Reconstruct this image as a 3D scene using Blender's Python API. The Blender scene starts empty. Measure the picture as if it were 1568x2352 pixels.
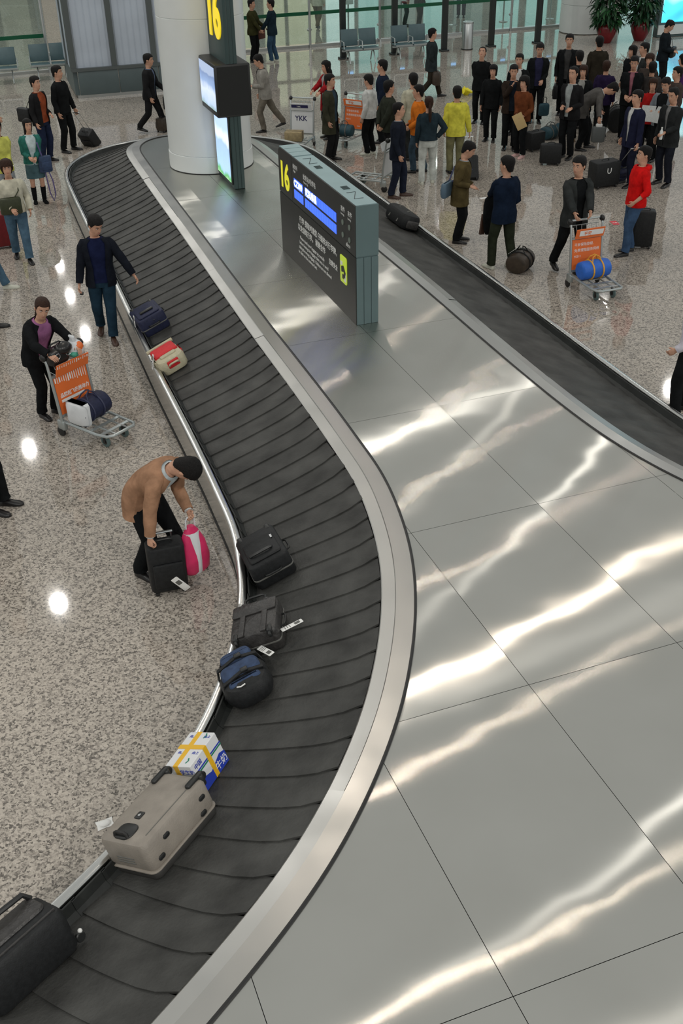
import bpy, math, random
from mathutils import Vector, Matrix, noise
random.seed(7)
S = bpy.context.scene
COL = S.collection
PI = math.pi
def R(d): return math.radians(d)

# ------------------------------------------------------------ camera, world, lights, exposure
cam_d = bpy.data.cameras.new('camera'); cam = bpy.data.objects.new('camera', cam_d); COL.objects.link(cam)
cam_d.sensor_fit = 'VERTICAL'; cam_d.sensor_height = 36.0; cam_d.lens = 36.0*2423/2352
cam_d.clip_start = .05; cam_d.clip_end = 400
cam.matrix_world = Matrix(((0.99979182, 0.02040391, 0.0, 0), (-0.01112602, 0.54517475, -0.83824859, 0), (-0.01710355, 0.83807409, 0.54528827, 6.27), (0, 0, 0, 1)))
S.camera = cam
w = bpy.data.worlds.new('hall_ambient'); S.world = w; w.use_nodes = True
bg = w.node_tree.nodes['Background']; bg.inputs[0].default_value = (.95, .98, .955, 1); bg.inputs[1].default_value = .46
vs = S.view_settings
vs.view_transform = 'Standard'; vs.look = 'None'; vs.exposure = 0.0; vs.gamma = 1.0; vs.use_curve_mapping = False
UX, UY = .333, -.943      # along the carousel, towards the camera
VX, VY = .943, .333       # across the carousel
def ts(t, s, z=0): return (-t*UX + s*VX, -t*UY + s*VY, z)
def disk_light(t, s, power, size=.32, z=12.0, col=(1, .965, .91)):
    d = bpy.data.lights.new('downlight_or_fill', 'AREA'); d.shape = 'DISK'; d.size = size; d.energy = power; d.color = col
    o = bpy.data.objects.new('downlight_or_fill', d); COL.objects.link(o); o.location = ts(t, s, z)
    return o
for t, s, p in [(9.3, 4, 15), (13.7, 4, 18), (15.5, 4, 110), (18.2, 4, 22), (21.8, 6, 17), (24.6, 6.5, 20), (29.5, 8, 16), (38.5, 9, 18)]:
    disk_light(t, s, p, .2, col=(1, .87, .74))
for t, s, p in [(25.0, .3, 260), (34.4, .5, 220), (43.9, 3.9, 120), (48.6, 3.9, 100), (53.0, 4.0, 100), (20, -10, 330), (10, -12, 420), (0, -12, 330), (-6, -5, 760), (-6, 5, 850), (-5, 14, 700), (8, 26, 420), (18, 26, 330),  # far-side and behind-camera entries are added fill that brightens the near hall
                (30, 24, 160), (38, 26, 110), (52, 24.6, 90), (63.7, 24.6, 90), (62.8, 29.3, 90),  (60, 12, 90), (32, -9, 160), (44, -8, 90)]:
    disk_light(t, s, p*.9)

# ------------------------------------------------------------ materials
MATS = {}
def nd(nt, typ, **kw):
    n = nt.nodes.new(typ)
    for k, v in kw.items(): setattr(n, k, v)
    return n
def mat(name, col, rough=.6, metal=0., var=0., vscale=20., bump=0., bscale=60., emit=0., spec=.5, coat=0.):
    if name in MATS: return MATS[name]
    m = bpy.data.materials.new(name); m.use_nodes = True; nt = m.node_tree; b = nt.nodes['Principled BSDF']
    b.inputs['Base Color'].default_value = (*col, 1); b.inputs['Roughness'].default_value = rough
    b.inputs['Metallic'].default_value = metal; b.inputs['Specular IOR Level'].default_value = spec
    if coat: b.inputs['Coat Weight'].default_value = coat; b.inputs['Coat Roughness'].default_value = .1
    if emit:
        b.inputs['Emission Color'].default_value = (*col, 1); b.inputs['Emission Strength'].default_value = emit
    if var or bump:
        tc = nd(nt, 'ShaderNodeTexCoord')
        if var:
            nz = nd(nt, 'ShaderNodeTexNoise'); nz.inputs['Scale'].default_value = vscale; nz.inputs['Detail'].default_value = 4
            nt.links.new(tc.outputs['Object'], nz.inputs['Vector'])
            cr = nd(nt, 'ShaderNodeValToRGB'); e = cr.color_ramp.elements
            e[0].position = .3; e[1].position = .7
            e[0].color = (*[c*(1-var) for c in col], 1); e[1].color = (*[min(1, c*(1+var)) for c in col], 1)
            nt.links.new(nz.outputs['Fac'], cr.inputs['Fac']); nt.links.new(cr.outputs['Color'], b.inputs['Base Color'])
        if bump:
            n2 = nd(nt, 'ShaderNodeTexNoise'); n2.inputs['Scale'].default_value = bscale; n2.inputs['Detail'].default_value = 3
            nt.links.new(tc.outputs['Object'], n2.inputs['Vector'])
            bp = nd(nt, 'ShaderNodeBump'); bp.inputs['Strength'].default_value = bump; bp.inputs['Distance'].default_value = .02
            nt.links.new(n2.outputs['Fac'], bp.inputs['Height']); nt.links.new(bp.outputs['Normal'], b.inputs['Normal'])
    MATS[name] = m; return m
def cloth(r, g, b, rough=.85):
    return mat('cloth_%d_%d_%d' % (r*1000, g*1000, b*1000), (r, g, b), rough, var=.25, vscale=9, bump=.5, bscale=14, spec=.07)

def granite():
    m = bpy.data.materials.new('granite'); m.use_nodes = True; nt = m.node_tree; b = nt.nodes['Principled BSDF']; L = nt.links.new
    tc = nd(nt, 'ShaderNodeTexCoord')
    v1 = nd(nt, 'ShaderNodeTexVoronoi'); v1.inputs['Scale'].default_value = 58
    nz = nd(nt, 'ShaderNodeTexNoise'); nz.inputs['Scale'].default_value = 34; nz.inputs['Detail'].default_value = 2
    mx = nd(nt, 'ShaderNodeMixRGB'); mx.inputs['Fac'].default_value = .035
    L(tc.outputs['Object'], nz.inputs['Vector']); L(tc.outputs['Object'], mx.inputs['Color1']); L(nz.outputs['Color'], mx.inputs['Color2']); L(mx.outputs['Color'], v1.inputs['Vector'])
    sp = nd(nt, 'ShaderNodeSeparateColor'); L(v1.outputs['Color'], sp.inputs['Color'])
    cr = nd(nt, 'ShaderNodeValToRGB'); cr.color_ramp.interpolation = 'LINEAR'
    e = cr.color_ramp.elements; e[0].position = 0; e[0].color = (.05, .047, .043, 1); e[1].position = 1; e[1].color = (.76, .70, .63, 1)
    for p, c in ((.24, (.17, .157, .143)), (.42, (.38, .350, .318)), (.62, (.52, .482, .436)), (.85, (.60, .556, .505))):
        k = e.new(p); k.color = (*c, 1)
    nf = nd(nt, 'ShaderNodeTexNoise'); nf.inputs['Scale'].default_value = 70; nf.inputs['Detail'].default_value = 5; nf.inputs['Roughness'].default_value = .65; L(tc.outputs['Object'], nf.inputs['Vector'])
    mr = nd(nt, 'ShaderNodeMapRange'); mr.inputs[1].default_value = .28; mr.inputs[2].default_value = .72; L(nf.outputs['Fac'], mr.inputs[0])
    mf = nd(nt, 'ShaderNodeMix'); mf.inputs[0].default_value = .38; L(sp.outputs['Red'], mf.inputs[2]); L(mr.outputs[0], mf.inputs[3]); L(mf.outputs[0], cr.inputs['Fac'])
    n3 = nd(nt, 'ShaderNodeTexNoise'); n3.inputs['Scale'].default_value = .35; n3.inputs['Detail'].default_value = 3; L(tc.outputs['Object'], n3.inputs['Vector'])
    c3 = nd(nt, 'ShaderNodeValToRGB'); c3.color_ramp.elements[0].position = .35; c3.color_ramp.elements[0].color = (.82, .80, .77, 1); c3.color_ramp.elements[1].position = .65; c3.color_ramp.elements[1].color = (.92, .885, .84, 1)
    L(n3.outputs['Fac'], c3.inputs['Fac'])
    mu = nd(nt, 'ShaderNodeMixRGB', blend_type='MULTIPLY'); mu.inputs['Fac'].default_value = 1
    L(cr.outputs['Color'], mu.inputs['Color1']); L(c3.outputs['Color'], mu.inputs['Color2']); L(mu.outputs['Color'], b.inputs['Base Color'])
    b.inputs['Roughness'].default_value = .045; b.inputs['Specular IOR Level'].default_value = .42
    return m
def deck_steel():
    m = bpy.data.materials.new('brushed_deck_steel'); m.use_nodes = True; nt = m.node_tree; L = nt.links.new
    nt.nodes.remove(nt.nodes['Principled BSDF']); out = nt.nodes['Material Output']; tc = nd(nt, 'ShaderNodeTexCoord')
    g = nd(nt, 'ShaderNodeBsdfAnisotropic', distribution='GGX'); g.inputs['Roughness'].default_value = .19; g.inputs['Anisotropy'].default_value = -.88
    cb = nd(nt, 'ShaderNodeCombineXYZ'); cb.inputs[0].default_value = VX; cb.inputs[1].default_value = VY; L(cb.outputs[0], g.inputs['Tangent'])
    nz = nd(nt, 'ShaderNodeTexNoise', noise_dimensions='4D'); nz.inputs['Scale'].default_value = 1.05; nz.inputs['Detail'].default_value = 1.6; nz.inputs['Roughness'].default_value = .42; L(tc.outputs['Object'], nz.inputs['Vector'])
    oi = nd(nt, 'ShaderNodeObjectInfo'); mm = nd(nt, 'ShaderNodeMath', operation='MULTIPLY'); mm.inputs[1].default_value = 40; L(oi.outputs['Random'], mm.inputs[0]); L(mm.outputs[0], nz.inputs['W'])
    bp = nd(nt, 'ShaderNodeBump'); bp.inputs['Strength'].default_value = 1; bp.inputs['Distance'].default_value = .009; L(nz.outputs['Fac'], bp.inputs['Height']); L(bp.outputs['Normal'], g.inputs['Normal'])
    n2 = nd(nt, 'ShaderNodeTexNoise'); n2.inputs['Scale'].default_value = 1.3; n2.inputs['Detail'].default_value = 5; L(tc.outputs['Object'], n2.inputs['Vector'])
    cr = nd(nt, 'ShaderNodeValToRGB'); e = cr.color_ramp.elements; e[0].position = .3; e[0].color = (.655, .64, .59, 1); e[1].position = .7; e[1].color = (.70, .685, .635, 1); L(n2.outputs['Fac'], cr.inputs['Fac']); L(cr.outputs['Color'], g.inputs['Color'])
    L(g.outputs[0], out.inputs[0]); return m
def steel(name, col=(.60, .60, .585), rough=.28, aniso=0., wave=0., wscale=.9, brush=True, perobj=True):
    m = bpy.data.materials.new(name); m.use_nodes = True; nt = m.node_tree; b = nt.nodes['Principled BSDF']; L = nt.links.new
    b.inputs['Metallic'].default_value = 1; b.inputs['Base Color'].default_value = (*col, 1); b.inputs['Roughness'].default_value = rough
    tc = nd(nt, 'ShaderNodeTexCoord')
    if aniso:
        b.inputs['Anisotropic'].default_value = aniso
        cb = nd(nt, 'ShaderNodeCombineXYZ'); cb.inputs[0].default_value = VX; cb.inputs[1].default_value = VY; cb.inputs[2].default_value = 0
        L(cb.outputs[0], b.inputs['Tangent'])
    if wave:
        nz = nd(nt, 'ShaderNodeTexNoise', noise_dimensions='4D'); nz.inputs['Scale'].default_value = wscale; nz.inputs['Detail'].default_value = 1.5; nz.inputs['Roughness'].default_value = .4
        L(tc.outputs['Object'], nz.inputs['Vector'])
        if perobj:
            oi = nd(nt, 'ShaderNodeObjectInfo'); mm = nd(nt, 'ShaderNodeMath', operation='MULTIPLY'); mm.inputs[1].default_value = 40
            L(oi.outputs['Random'], mm.inputs[0]); L(mm.outputs[0], nz.inputs['W'])
        bp = nd(nt, 'ShaderNodeBump'); bp.inputs['Strength'].default_value = 1; bp.inputs['Distance'].default_value = wave
        L(nz.outputs['Fac'], bp.inputs['Height']); L(bp.outputs['Normal'], b.inputs['Normal'])
    n2 = nd(nt, 'ShaderNodeTexNoise'); n2.inputs['Scale'].default_value = 2.2; n2.inputs['Detail'].default_value = 5; L(tc.outputs['Object'], n2.inputs['Vector'])
    cr = nd(nt, 'ShaderNodeMapRange'); cr.inputs[1].default_value = .3; cr.inputs[2].default_value = .7; cr.inputs[3].default_value = rough*.85; cr.inputs[4].default_value = rough*1.15
    L(n2.outputs['Fac'], cr.inputs[0]); L(cr.outputs[0], b.inputs['Roughness'])
    MATS[name] = m
    return m
def glass(name, tint, refl=.10):
    m = bpy.data.materials.new(name); m.use_nodes = True; nt = m.node_tree; L = nt.links.new
    nt.nodes.remove(nt.nodes['Principled BSDF']); out = nt.nodes['Material Output']
    t = nd(nt, 'ShaderNodeBsdfTransparent'); t.inputs[0].default_value = (*tint, 1)
    g = nd(nt, 'ShaderNodeBsdfGlossy'); g.inputs['Roughness'].default_value = .02; g.inputs[0].default_value = (.9, 1, 1, 1)
    x = nd(nt, 'ShaderNodeMixShader'); x.inputs[0].default_value = refl
    L(t.outputs[0], x.inputs[1]); L(g.outputs[0], x.inputs[2]); L(x.outputs[0], out.inputs[0]); return m
M_floor = granite()
M_deck = deck_steel()
M_strip = steel('bent_border_steel', (.48, .475, .455), .34, 0, .006, 2.4)
M_rail = steel('rail_steel', (.62, .62, .60), .24, 0, .0015, 2.0)
M_steel = steel('plain_steel', (.58, .60, .60), .33)
M_alu = mat('aluminium', (.46, .50, .50), .38, .75)
M_rubber = mat('belt_rubber', (.047, .047, .044), .62, var=.45, vscale=3.0, bump=.25, bscale=40, spec=.35)
M_wall_rub = mat('flap_rubber', (.018, .020, .019), .55, var=.3, vscale=6, spec=.35)
M_blackr = mat('black_rubber', (.012, .012, .012), .5)
M_black = mat('black_plastic', (.014, .015, .015), .42)
M_white = mat('white_enamel', (.72, .75, .74), .35, var=.03, vscale=2)
M_skin = mat('skin', (.56, .315, .215), .55, var=.12, vscale=30, spec=.35)
M_lip = mat('lips', (.38, .13, .11), .5)
M_hair = mat('black_hair', (.008, .007, .007), .6, spec=.2, var=.4, vscale=60, bump=.6, bscale=120)
M_hairb = mat('brown_hair', (.035, .016, .010), .6, spec=.2, var=.4, vscale=60, bump=.6, bscale=120)
M_eye = mat('dark_eye', (.015, .01, .008), .25)
M_eyew = mat('eye_white', (.62, .60, .57), .35)
M_paper = mat('white_paper', (.80, .80, .78), .6)
M_orange = mat('advert_orange', (.80, .17, .035), .4, var=.05, vscale=4)
M_wtext = mat('white_print', (.85, .86, .84), .5)

# ------------------------------------------------------------ mesh helpers
class MB:
    def __init__(s): s.v = []; s.f = []; s.m = []; s.T = Matrix.Identity(4); s.mi = 0
    def add(s, vs, fs):
        o = len(s.v); T = s.T
        s.v.extend([tuple(T @ Vector(p)) for p in vs]); s.f.extend([tuple(i+o for i in f) for f in fs]); s.m.extend([s.mi]*len(fs))
    def box(s, c, d, rot=None):
        hx, hy, hz = d[0]/2, d[1]/2, d[2]/2
        P = [Vector((x*hx, y*hy, z*hz)) for x in (-1, 1) for y in (-1, 1) for z in (-1, 1)]
        if rot is not None: P = [rot @ p for p in P]
        s.add([p+Vector(c) for p in P], [(0, 1, 3, 2), (4, 6, 7, 5), (0, 4, 5, 1), (2, 3, 7, 6), (0, 2, 6, 4), (1, 5, 7, 3)])
    def rbox(s, c, d, r=.02, n=4, b=None, taper=1.0):
        # rounded-rectangle prism along z with bevelled ends
        if b is None: b = r
        hx, hy, hz = d[0]/2, d[1]/2, d[2]/2; rings = []
        for z, ins, k in ((-hz, b, 1), (-hz+b*.35, b*.3, 1), (-hz+b, 0, 1), (hz-b, 0, taper), (hz-b*.35, b*.3, taper), (hz, b, taper)):
            ring = []
            rr = max(r-ins*.5, .002)
            for q, (sx, sy) in enumerate(((1, 1), (-1, 1), (-1, -1), (1, -1))):
                for i in range(n+1):
                    a = PI/2*(q+i/n); ring.append((c[0]+(sx*(hx-ins-rr)+rr*math.cos(a))*k, c[1]+(sy*(hy-ins-rr)+rr*math.sin(a))*k, c[2]+z))
            rings.append(ring)
        s.loft(rings, True, True)
    def loft(s, rings, c0=False, c1=False, closed=True):
        n = len(rings[0]); vs = [p for r in rings for p in r]; fs = []
        for i in range(len(rings)-1):
            for k in range(n if closed else n-1):
                k2 = (k+1) % n; fs.append((i*n+k, i*n+k2, (i+1)*n+k2, (i+1)*n+k))
        if c0: fs.append(tuple(range(n-1, -1, -1)))
        if c1: fs.append(tuple(range((len(rings)-1)*n, len(rings)*n)))
        s.add(vs, fs)
    def tube(s, pts, r, n=8, c0=True, c1=True, flat=1.0, ref=None, loop=False):
        pts = [Vector(p) for p in pts]; K = len(pts)
        rad = r if isinstance(r, (list, tuple)) else [r]*K
        up = Vector(ref) if ref is not None else None; rings = []
        for i in range(K):
            if loop: t = pts[(i+1) % K]-pts[i-1]
            else: t = pts[min(i+1, K-1)]-pts[max(i-1, 0)]
            t = t.normalized() if t.length > 1e-9 else Vector((0, 0, 1))
            if up is None: up = Vector((0, 0, 1)) if abs(t.z) < .9 else Vector((0, 1, 0))
            a = (up - t*up.dot(t))
            if a.length < 1e-4: a = t.orthogonal()
            a.normalize(); b = t.cross(a); up = a
            rings.append([pts[i]+(a*math.cos(2*PI*k/n)*flat+b*math.sin(2*PI*k/n))*rad[i] for k in range(n)])
        if loop: rings.append(rings[0]); s.loft(rings)
        else: s.loft(rings, c0, c1)
    def lathe(s, prof, c=(0, 0, 0), n=16, c0=True, c1=True):
        s.loft([[(c[0]+r*math.cos(2*PI*k/n), c[1]+r*math.sin(2*PI*k/n), c[2]+z) for k in range(n)] for r, z in prof], c0, c1)
    def ell(s, c, r, rot=None, nu=10, nv=7):
        rings = []
        for j in range(nv+1):
            ph = -PI/2+PI*j/nv; cr = max(math.cos(ph), .03); ring = []
            for k in range(nu):
                p = Vector((r[0]*cr*math.cos(2*PI*k/nu), r[1]*cr*math.sin(2*PI*k/nu), r[2]*math.sin(ph)))
                if rot is not None: p = rot @ p
                ring.append(p+Vector(c))
            rings.append(ring)
        s.loft(rings, True, True)
    def prism(s, poly, z0, z1):
        n = len(poly); vs = [(x, y, z0) for x, y in poly]+[(x, y, z1) for x, y in poly]
        s.add(vs, [tuple(range(n-1, -1, -1)), tuple(range(n, 2*n))]+[(i, (i+1) % n, n+(i+1) % n, n+i) for i in range(n)])
    def wheel(s, c, r, wd, axis=(1, 0, 0), n=14):
        a = Vector(axis).normalized()
        s.tube([Vector(c)-a*wd/2, Vector(c)-a*wd*.3, Vector(c)+a*wd*.3, Vector(c)+a*wd/2], [r*.82, r, r, r*.82], n)
    def build(s, name, mats, parent=None, smooth=35):
        me = bpy.data.meshes.new(name); me.from_pydata(s.v, [], s.f)
        if not isinstance(mats, (list, tuple)): mats = [mats]
        for m in mats: me.materials.append(m)
        if len(mats) > 1: me.polygons.foreach_set('material_index', s.m)
        if smooth:
            me.polygons.foreach_set('use_smooth', [True]*len(me.polygons)); me.set_sharp_from_angle(angle=R(smooth))
        me.update()
        o = bpy.data.objects.new(name, me); COL.objects.link(o)
        if parent is not None: o.parent = parent
        return o
def tag(o, label, cat, group=None):
    o['label'] = label; o['category'] = cat
    if group: o['group'] = group
    return o
def struct(o): o['kind'] = 'structure'; return o
def thing(name, label, cat, loc=(0, 0, 0), yaw=0., group=None, mtx=None):
    o = bpy.data.objects.new(name, None); COL.objects.link(o); o.empty_display_size = .1
    if mtx is not None: o.matrix_world = mtx
    else: o.location = (*loc[:2], loc[2] if len(loc) > 2 else 0); o.rotation_euler = (0, 0, R(yaw))
    tag(o, label, cat, group); return o
def text(name, body, size, mtx, m, parent, ext=.0008, align='LEFT', bold=0.0, sx=1.0, res=2):
    c = bpy.data.curves.new(name, 'FONT'); c.body = body; c.size = size; c.extrude = ext; c.align_x = align; c.resolution_u = res; c.offset = bold
    t = bpy.data.objects.new(name, c); COL.objects.link(t)
    me = bpy.data.meshes.new_from_object(t); bpy.data.objects.remove(t); bpy.data.curves.remove(c)
    me.materials.clear(); me.materials.append(m)
    me.transform(mtx @ Matrix.Diagonal((sx, 1, 1, 1)))
    o = bpy.data.objects.new(name, me); COL.objects.link(o); o.parent = parent; return o
def copy_tree(o, parent=None):
    c = o.copy(); COL.objects.link(c)
    if parent is not None: c.parent = parent
    for ch in list(o.children): copy_tree(ch, c)
    return c
def basis(x, y, z, o=(0, 0, 0)):
    return Matrix(((x[0], y[0], z[0], o[0]), (x[1], y[1], z[1], o[1]), (x[2], y[2], z[2], o[2]), (0, 0, 0, 1)))

# ------------------------------------------------------------ room shell
mb = MB(); mb.add([(-70, -30, 0), (70, -30, 0), (70, 110, 0), (-70, 110, 0)], [(0, 1, 2, 3)])
struct(mb.build('floor', M_floor, smooth=0))
M_far = mat('far_wall', (.16, .19, .185), .6)
# lit facade across the far hall: rows of tall lit windows
far = ts(78, 8)
FB = basis((VX, VY, 0), (-UX, -UY, 0), (0, 0, 1), far)
mb = MB(); mb.T = FB; mb.box((0, .3, 6.5), (140, .5, 13)); struct(mb.build('wall_back', M_far, smooth=0))
lit = [mat('lit_window_cyan', (.38, .68, .66), .3, emit=.75), mat('lit_window_cream', (.62, .60, .42), .3, emit=.7), mat('lit_window_pale', (.60, .76, .74), .3, emit=1.1), mat('lit_window_dim', (.20, .28, .27), .3, emit=.5), mat('window_dull', (.26, .26, .21), .3, emit=.35)]
random.seed(5); x = -50; k = 0
while x < 50:
    wd = random.uniform(.9, 2.6); k += 1
    mb = MB(); mb.T = FB; mb.rbox((x+wd/2, 0, random.uniform(5.4, 6.6)), (wd, .12, random.uniform(9.0, 11.5)), .03, 1)
    struct(mb.build('window_%d' % k, lit[random.choice((0, 1, 0, 2, 3, 0)) if x > 11 else 4], smooth=0)); x += wd+random.uniform(.25, 1.1)

# glass screen with mullions and a green manifestation band
M_glass = glass('tinted_glass', (.86, .94, .92), .06)
M_glassg = mat('green_band', (.005, .10, .045), .3)
GT = 38.3-1.9   # distance along -u of the screen line
def glazing(name, label, t, s0, s1, n, hh=5.0, band=1.05, mull=M_steel):
    root = thing(name, label, 'glass wall', ts(t, s0))
    inv = Matrix.Rotation(math.atan2(VY, VX), 4, 'Z')
    root.matrix_world = Matrix.Translation(ts(t, s0)) @ inv
    wd = (s1-s0)/n
    for i in range(n):
        mb = MB(); mb.box((wd*(i+.5), 0, hh/2+.06), (wd-.03, .012, hh-.12)); mb.build('pane', M_glass, root, 0)
    for i in range(n+1):
        mb = MB(); mb.tube([(wd*i, -.08, 0), (wd*i, -.08, hh)], .045, 8)
        mb.ell((wd*i, -.04, .55), (.09, .05, .06), None, 8, 5); mb.build('mullion', mull, root)
    mb = MB(); mb.box((wd*n/2, 0, .04), (wd*n, .12, .08)); mb.build('floor_track', M_steel, root, 0)
    mb = MB(); mb.box((wd*n/2, -.02, band), (wd*n, .02, .11)); mb.build('green_band', M_glassg, root, 0)
    return root
glazing('glass_screen', 'tall glass wall with green band along the back of the hall', 36.6, 9.6, 22.2, 5)
glazing('glass_screen', 'glass wall with green band behind the grey seats, left of the panelled booth', 36.0, -4.6, 3.4, 3)
M_post = mat('dark_post_paint', (.022, .028, .028), .4)
for i, (px, py) in enumerate([(0.353, 36.298), (2.018, 36.880), (3.675, 37.325), (5.298, 37.953), (6.926, 38.435)]):
    t = thing('dark_post', ['first', 'second', 'third', 'fourth', 'fifth'][i]+' dark square post from the left along the glass wall', 'post', (px, py), 19.4, 'dark posts along the glass wall')
    mb = MB(); mb.rbox((0, 0, 2.6), (.17, .17, 5.2), .02, 2); mb.build('shaft', M_post, t)
    mb = MB(); mb.rbox((0, 0, .025), (.28, .28, .05), .02, 2, .01); mb.build('base_plate', M_post, t)
M_scr = mat('small_blue_screen', (.25, .50, .95), .3, emit=2.2)
for i, (px, py) in enumerate([(0.603, 41.273), (2.517, 41.807), (4.497, 42.554), (6.433, 43.130), (8.251, 43.527)]):
    t = thing('gate_display', 'small white gate display with a lit screen behind the '+['first', 'second', 'third', 'fourth', 'fifth'][i]+' dark post', 'display', (px, py), 180+19.4, 'gate displays behind the glass')
    mb = MB(); mb.tube([(0, 0, 0), (0, 0, .95)], .03, 8); mb.lathe([(.16, 0), (.16, .02), (.05, .04)], n=12); mb.build('stand', M_steel, t)
    mb = MB(); mb.rbox((0, .03, 1.22), (.36, .06, .55), .02, 2, .01); mb.build('panel', M_white, t)
    mb = MB(); mb.box((-.05, .065, 1.38), (.20, .012, .16)); mb.build('screen', M_scr, t, 0)
    text('digit', '7', .2, basis((-1, 0, 0), (0, 0, 1), (0, 1, 0), (.15, .064, 1.06)), M_black, t)

# panelled booth on the left
bo = (-7.158, 31.079); BM = Matrix.Translation((*bo, 0)) @ Matrix.Rotation(R(17.5), 4, 'Z')
booth = thing('panelled_booth', 'grey panelled booth with dark frame and slate plinth behind the column', 'booth', mtx=BM)
M_panel = mat('frosted_panel', (.47, .53, .61), .35, var=.08, vscale=1.2)
M_plinth = mat('slate_plinth', (.085, .115, .12), .42, var=.06, vscale=3)
M_mull = mat('booth_frame', (.085, .10, .10), .4)
for i in range(3):
    mb = MB(); mb.box((.06+1.12*(i+.5), .09, 2.95), (1.06, .06, 4.5)); mb.build('panel', M_panel, booth, 0)
    for k in range(6):
        mb = MB(); mb.box((.06+1.12*i+.1+.17*k, .055, 2.95), (.015, .012, 4.5)); mb.build('panel_rib', M_panel, booth, 0)
    mb = MB(); mb.rbox((.12+1.12*(i+.5), .02, .39), (1.10, .10, .62), .01, 1); mb.build('plinth_panel', M_plinth, booth)
for i in range(4):
    mb = MB(); mb.box((.04+1.12*i, .03, 2.95), (.15, .12, 4.5)); mb.build('mullion', M_mull, booth, 0)
mb = MB(); mb.box((1.72, .05, .74), (3.5, .22, .08)); mb.build('sill', M_mull, booth, 0)
mb = MB(); mb.box((1.75, .02, .04), (3.4, .06, .08)); mb.build('kick_strip', M_steel, booth, 0)
for j in range(2):
    mb = MB(); mb.box((.03, .75+j*1.15, 2.95), (.06, 1.1, 4.5)); mb.build('side_panel', M_panel, booth, 0)
    mb = MB(); mb.box((.01, .16+j*1.15, 2.95), (.10, .10, 4.5)); mb.build('mullion', M_mull, booth, 0)
mb = MB(); mb.box((.06, 1.2, .39), (.12, 2.3, .62)); mb.build('plinth_side', M_plinth, booth, 0)
mb = MB(); mb.box((1.72, 1.35, 5.24), (3.5, 2.6, .1)); mb.build('roof', M_mull, booth, 0)

# white round pillar far right
pc = Vector((*(8.825, 39.885), 0))+Vector((0.1, .75, 0))
t = thing('round_pillar', 'pale cladded round pillar behind the potted plants', 'pillar', pc)
for i in range(6):
    mb = MB(); mb.lathe([(.84, .02+i*.9), (.85, .03+i*.9), (.85, .905+i*.9), (.84, .915+i*.9)], n=32); mb.build('cladding_ring', M_white, t)

# ------------------------------------------------------------ carousel
inn = [(-5.2, -.9), (-4.1, .15), (-2.9, 1.25), (-1.95, 2.25), (-1.45, 2.82), (-.983, 3.44), (-.731, 3.80), (-.552, 4.07), (-.39, 4.345), (-.254, 4.62), (-.124, 4.92), (-.011, 5.226), (.091, 5.546), (.174, 5.857), (.235, 6.19), (.289, 6.507), (.321, 6.845), (.342, 7.164), (.345, 7.498), (.325, 7.86),
       (.278, 8.24), (.228, 8.554), (.168, 8.86), (.088, 9.156), (-.033, 9.513), (-.255, 10.2), (-.569, 11.11), (-.86, 11.93), (-1.148, 12.745), (-1.668, 14.277), (-2.211, 15.89), (-2.70, 17.344), (-3.2, 18.80), (-3.72, 20.34),
       (-4.12, 21.55), (-4.23, 22.0), (-4.22, 22.45), (-4.02, 22.95), (-3.6, 23.25), (-3.1, 23.33), (-2.6, 23.33), (-2.15, 23.2), (-1.75, 22.9), (-1.5, 22.45), (-1.30, 21.92), (-.6, 19.9), (.1, 17.9), (.691, 16.24), (1.01, 15.35), (1.349, 14.40), (1.65, 13.52), (2.044, 12.35), (2.396, 11.334), (2.671, 10.59),
       (2.92, 9.98), (3.16, 9.50), (3.43, 9.07), (3.75, 8.66), (4.15, 8.25), (4.7, 7.85), (5.5, 7.45), (6.5, 7.2), (8.0, 7.0)]
def resample(pts, step):
    pts = [Vector(p) for p in pts]; out = [pts[0]]; acc = 0
    for a, b in zip(pts[:-1], pts[1:]):
        L = (b-a).length; d = step-acc
        while d <= L: out.append(a+(b-a)*(d/L)); d += step
        acc = L-(d-step)
    return out
C0 = resample(inn, .05)
for _ in range(3):
    C0 = [sum((C0[min(max(i+k, 0), len(C0)-1)] for k in range(-4, 5)), Vector((0, 0)))/9 for i in range(len(C0))]
NC = len(C0)
NRM = []
for i in range(NC):
    t = (C0[min(i+3, NC-1)]-C0[max(i-3, 0)]).normalized(); NRM.append(Vector((-t.y, t.x)))
def off(i, d, z):
    f = min(max(i, 0), NC-1.001); k = int(f); a = f-k
    p = C0[k].lerp(C0[k+1], a); n = NRM[k].lerp(NRM[k+1], a).normalized()
    return (p.x+n.x*d, p.y+n.y*d, z)
BW = 1.12; ZI = .80; ZO = .385; ZD = .86
def bz(d): return ZI+(ZO-ZI)*d/BW
car = thing('baggage_carousel', 'long curving steel baggage carousel with black overlapping belt plates', 'carousel', (-1.5, 12))
CI = Matrix.Translation((1.5, -12, 0))
def cmb(): b = MB(); b.T = CI; return b
def sweep(name, prof, i0, i1, m, step=3, closed=False, caps=True, sharp=35):
    b = cmb(); rings = []; i = i0
    ii = list(range(i0, i1, step))+[i1]
    for i in ii: rings.append([off(i, d, z) for d, z in prof])
    b.loft(rings, closed and caps, closed and caps, closed)
    return b.build(name, m, car, sharp)
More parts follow.
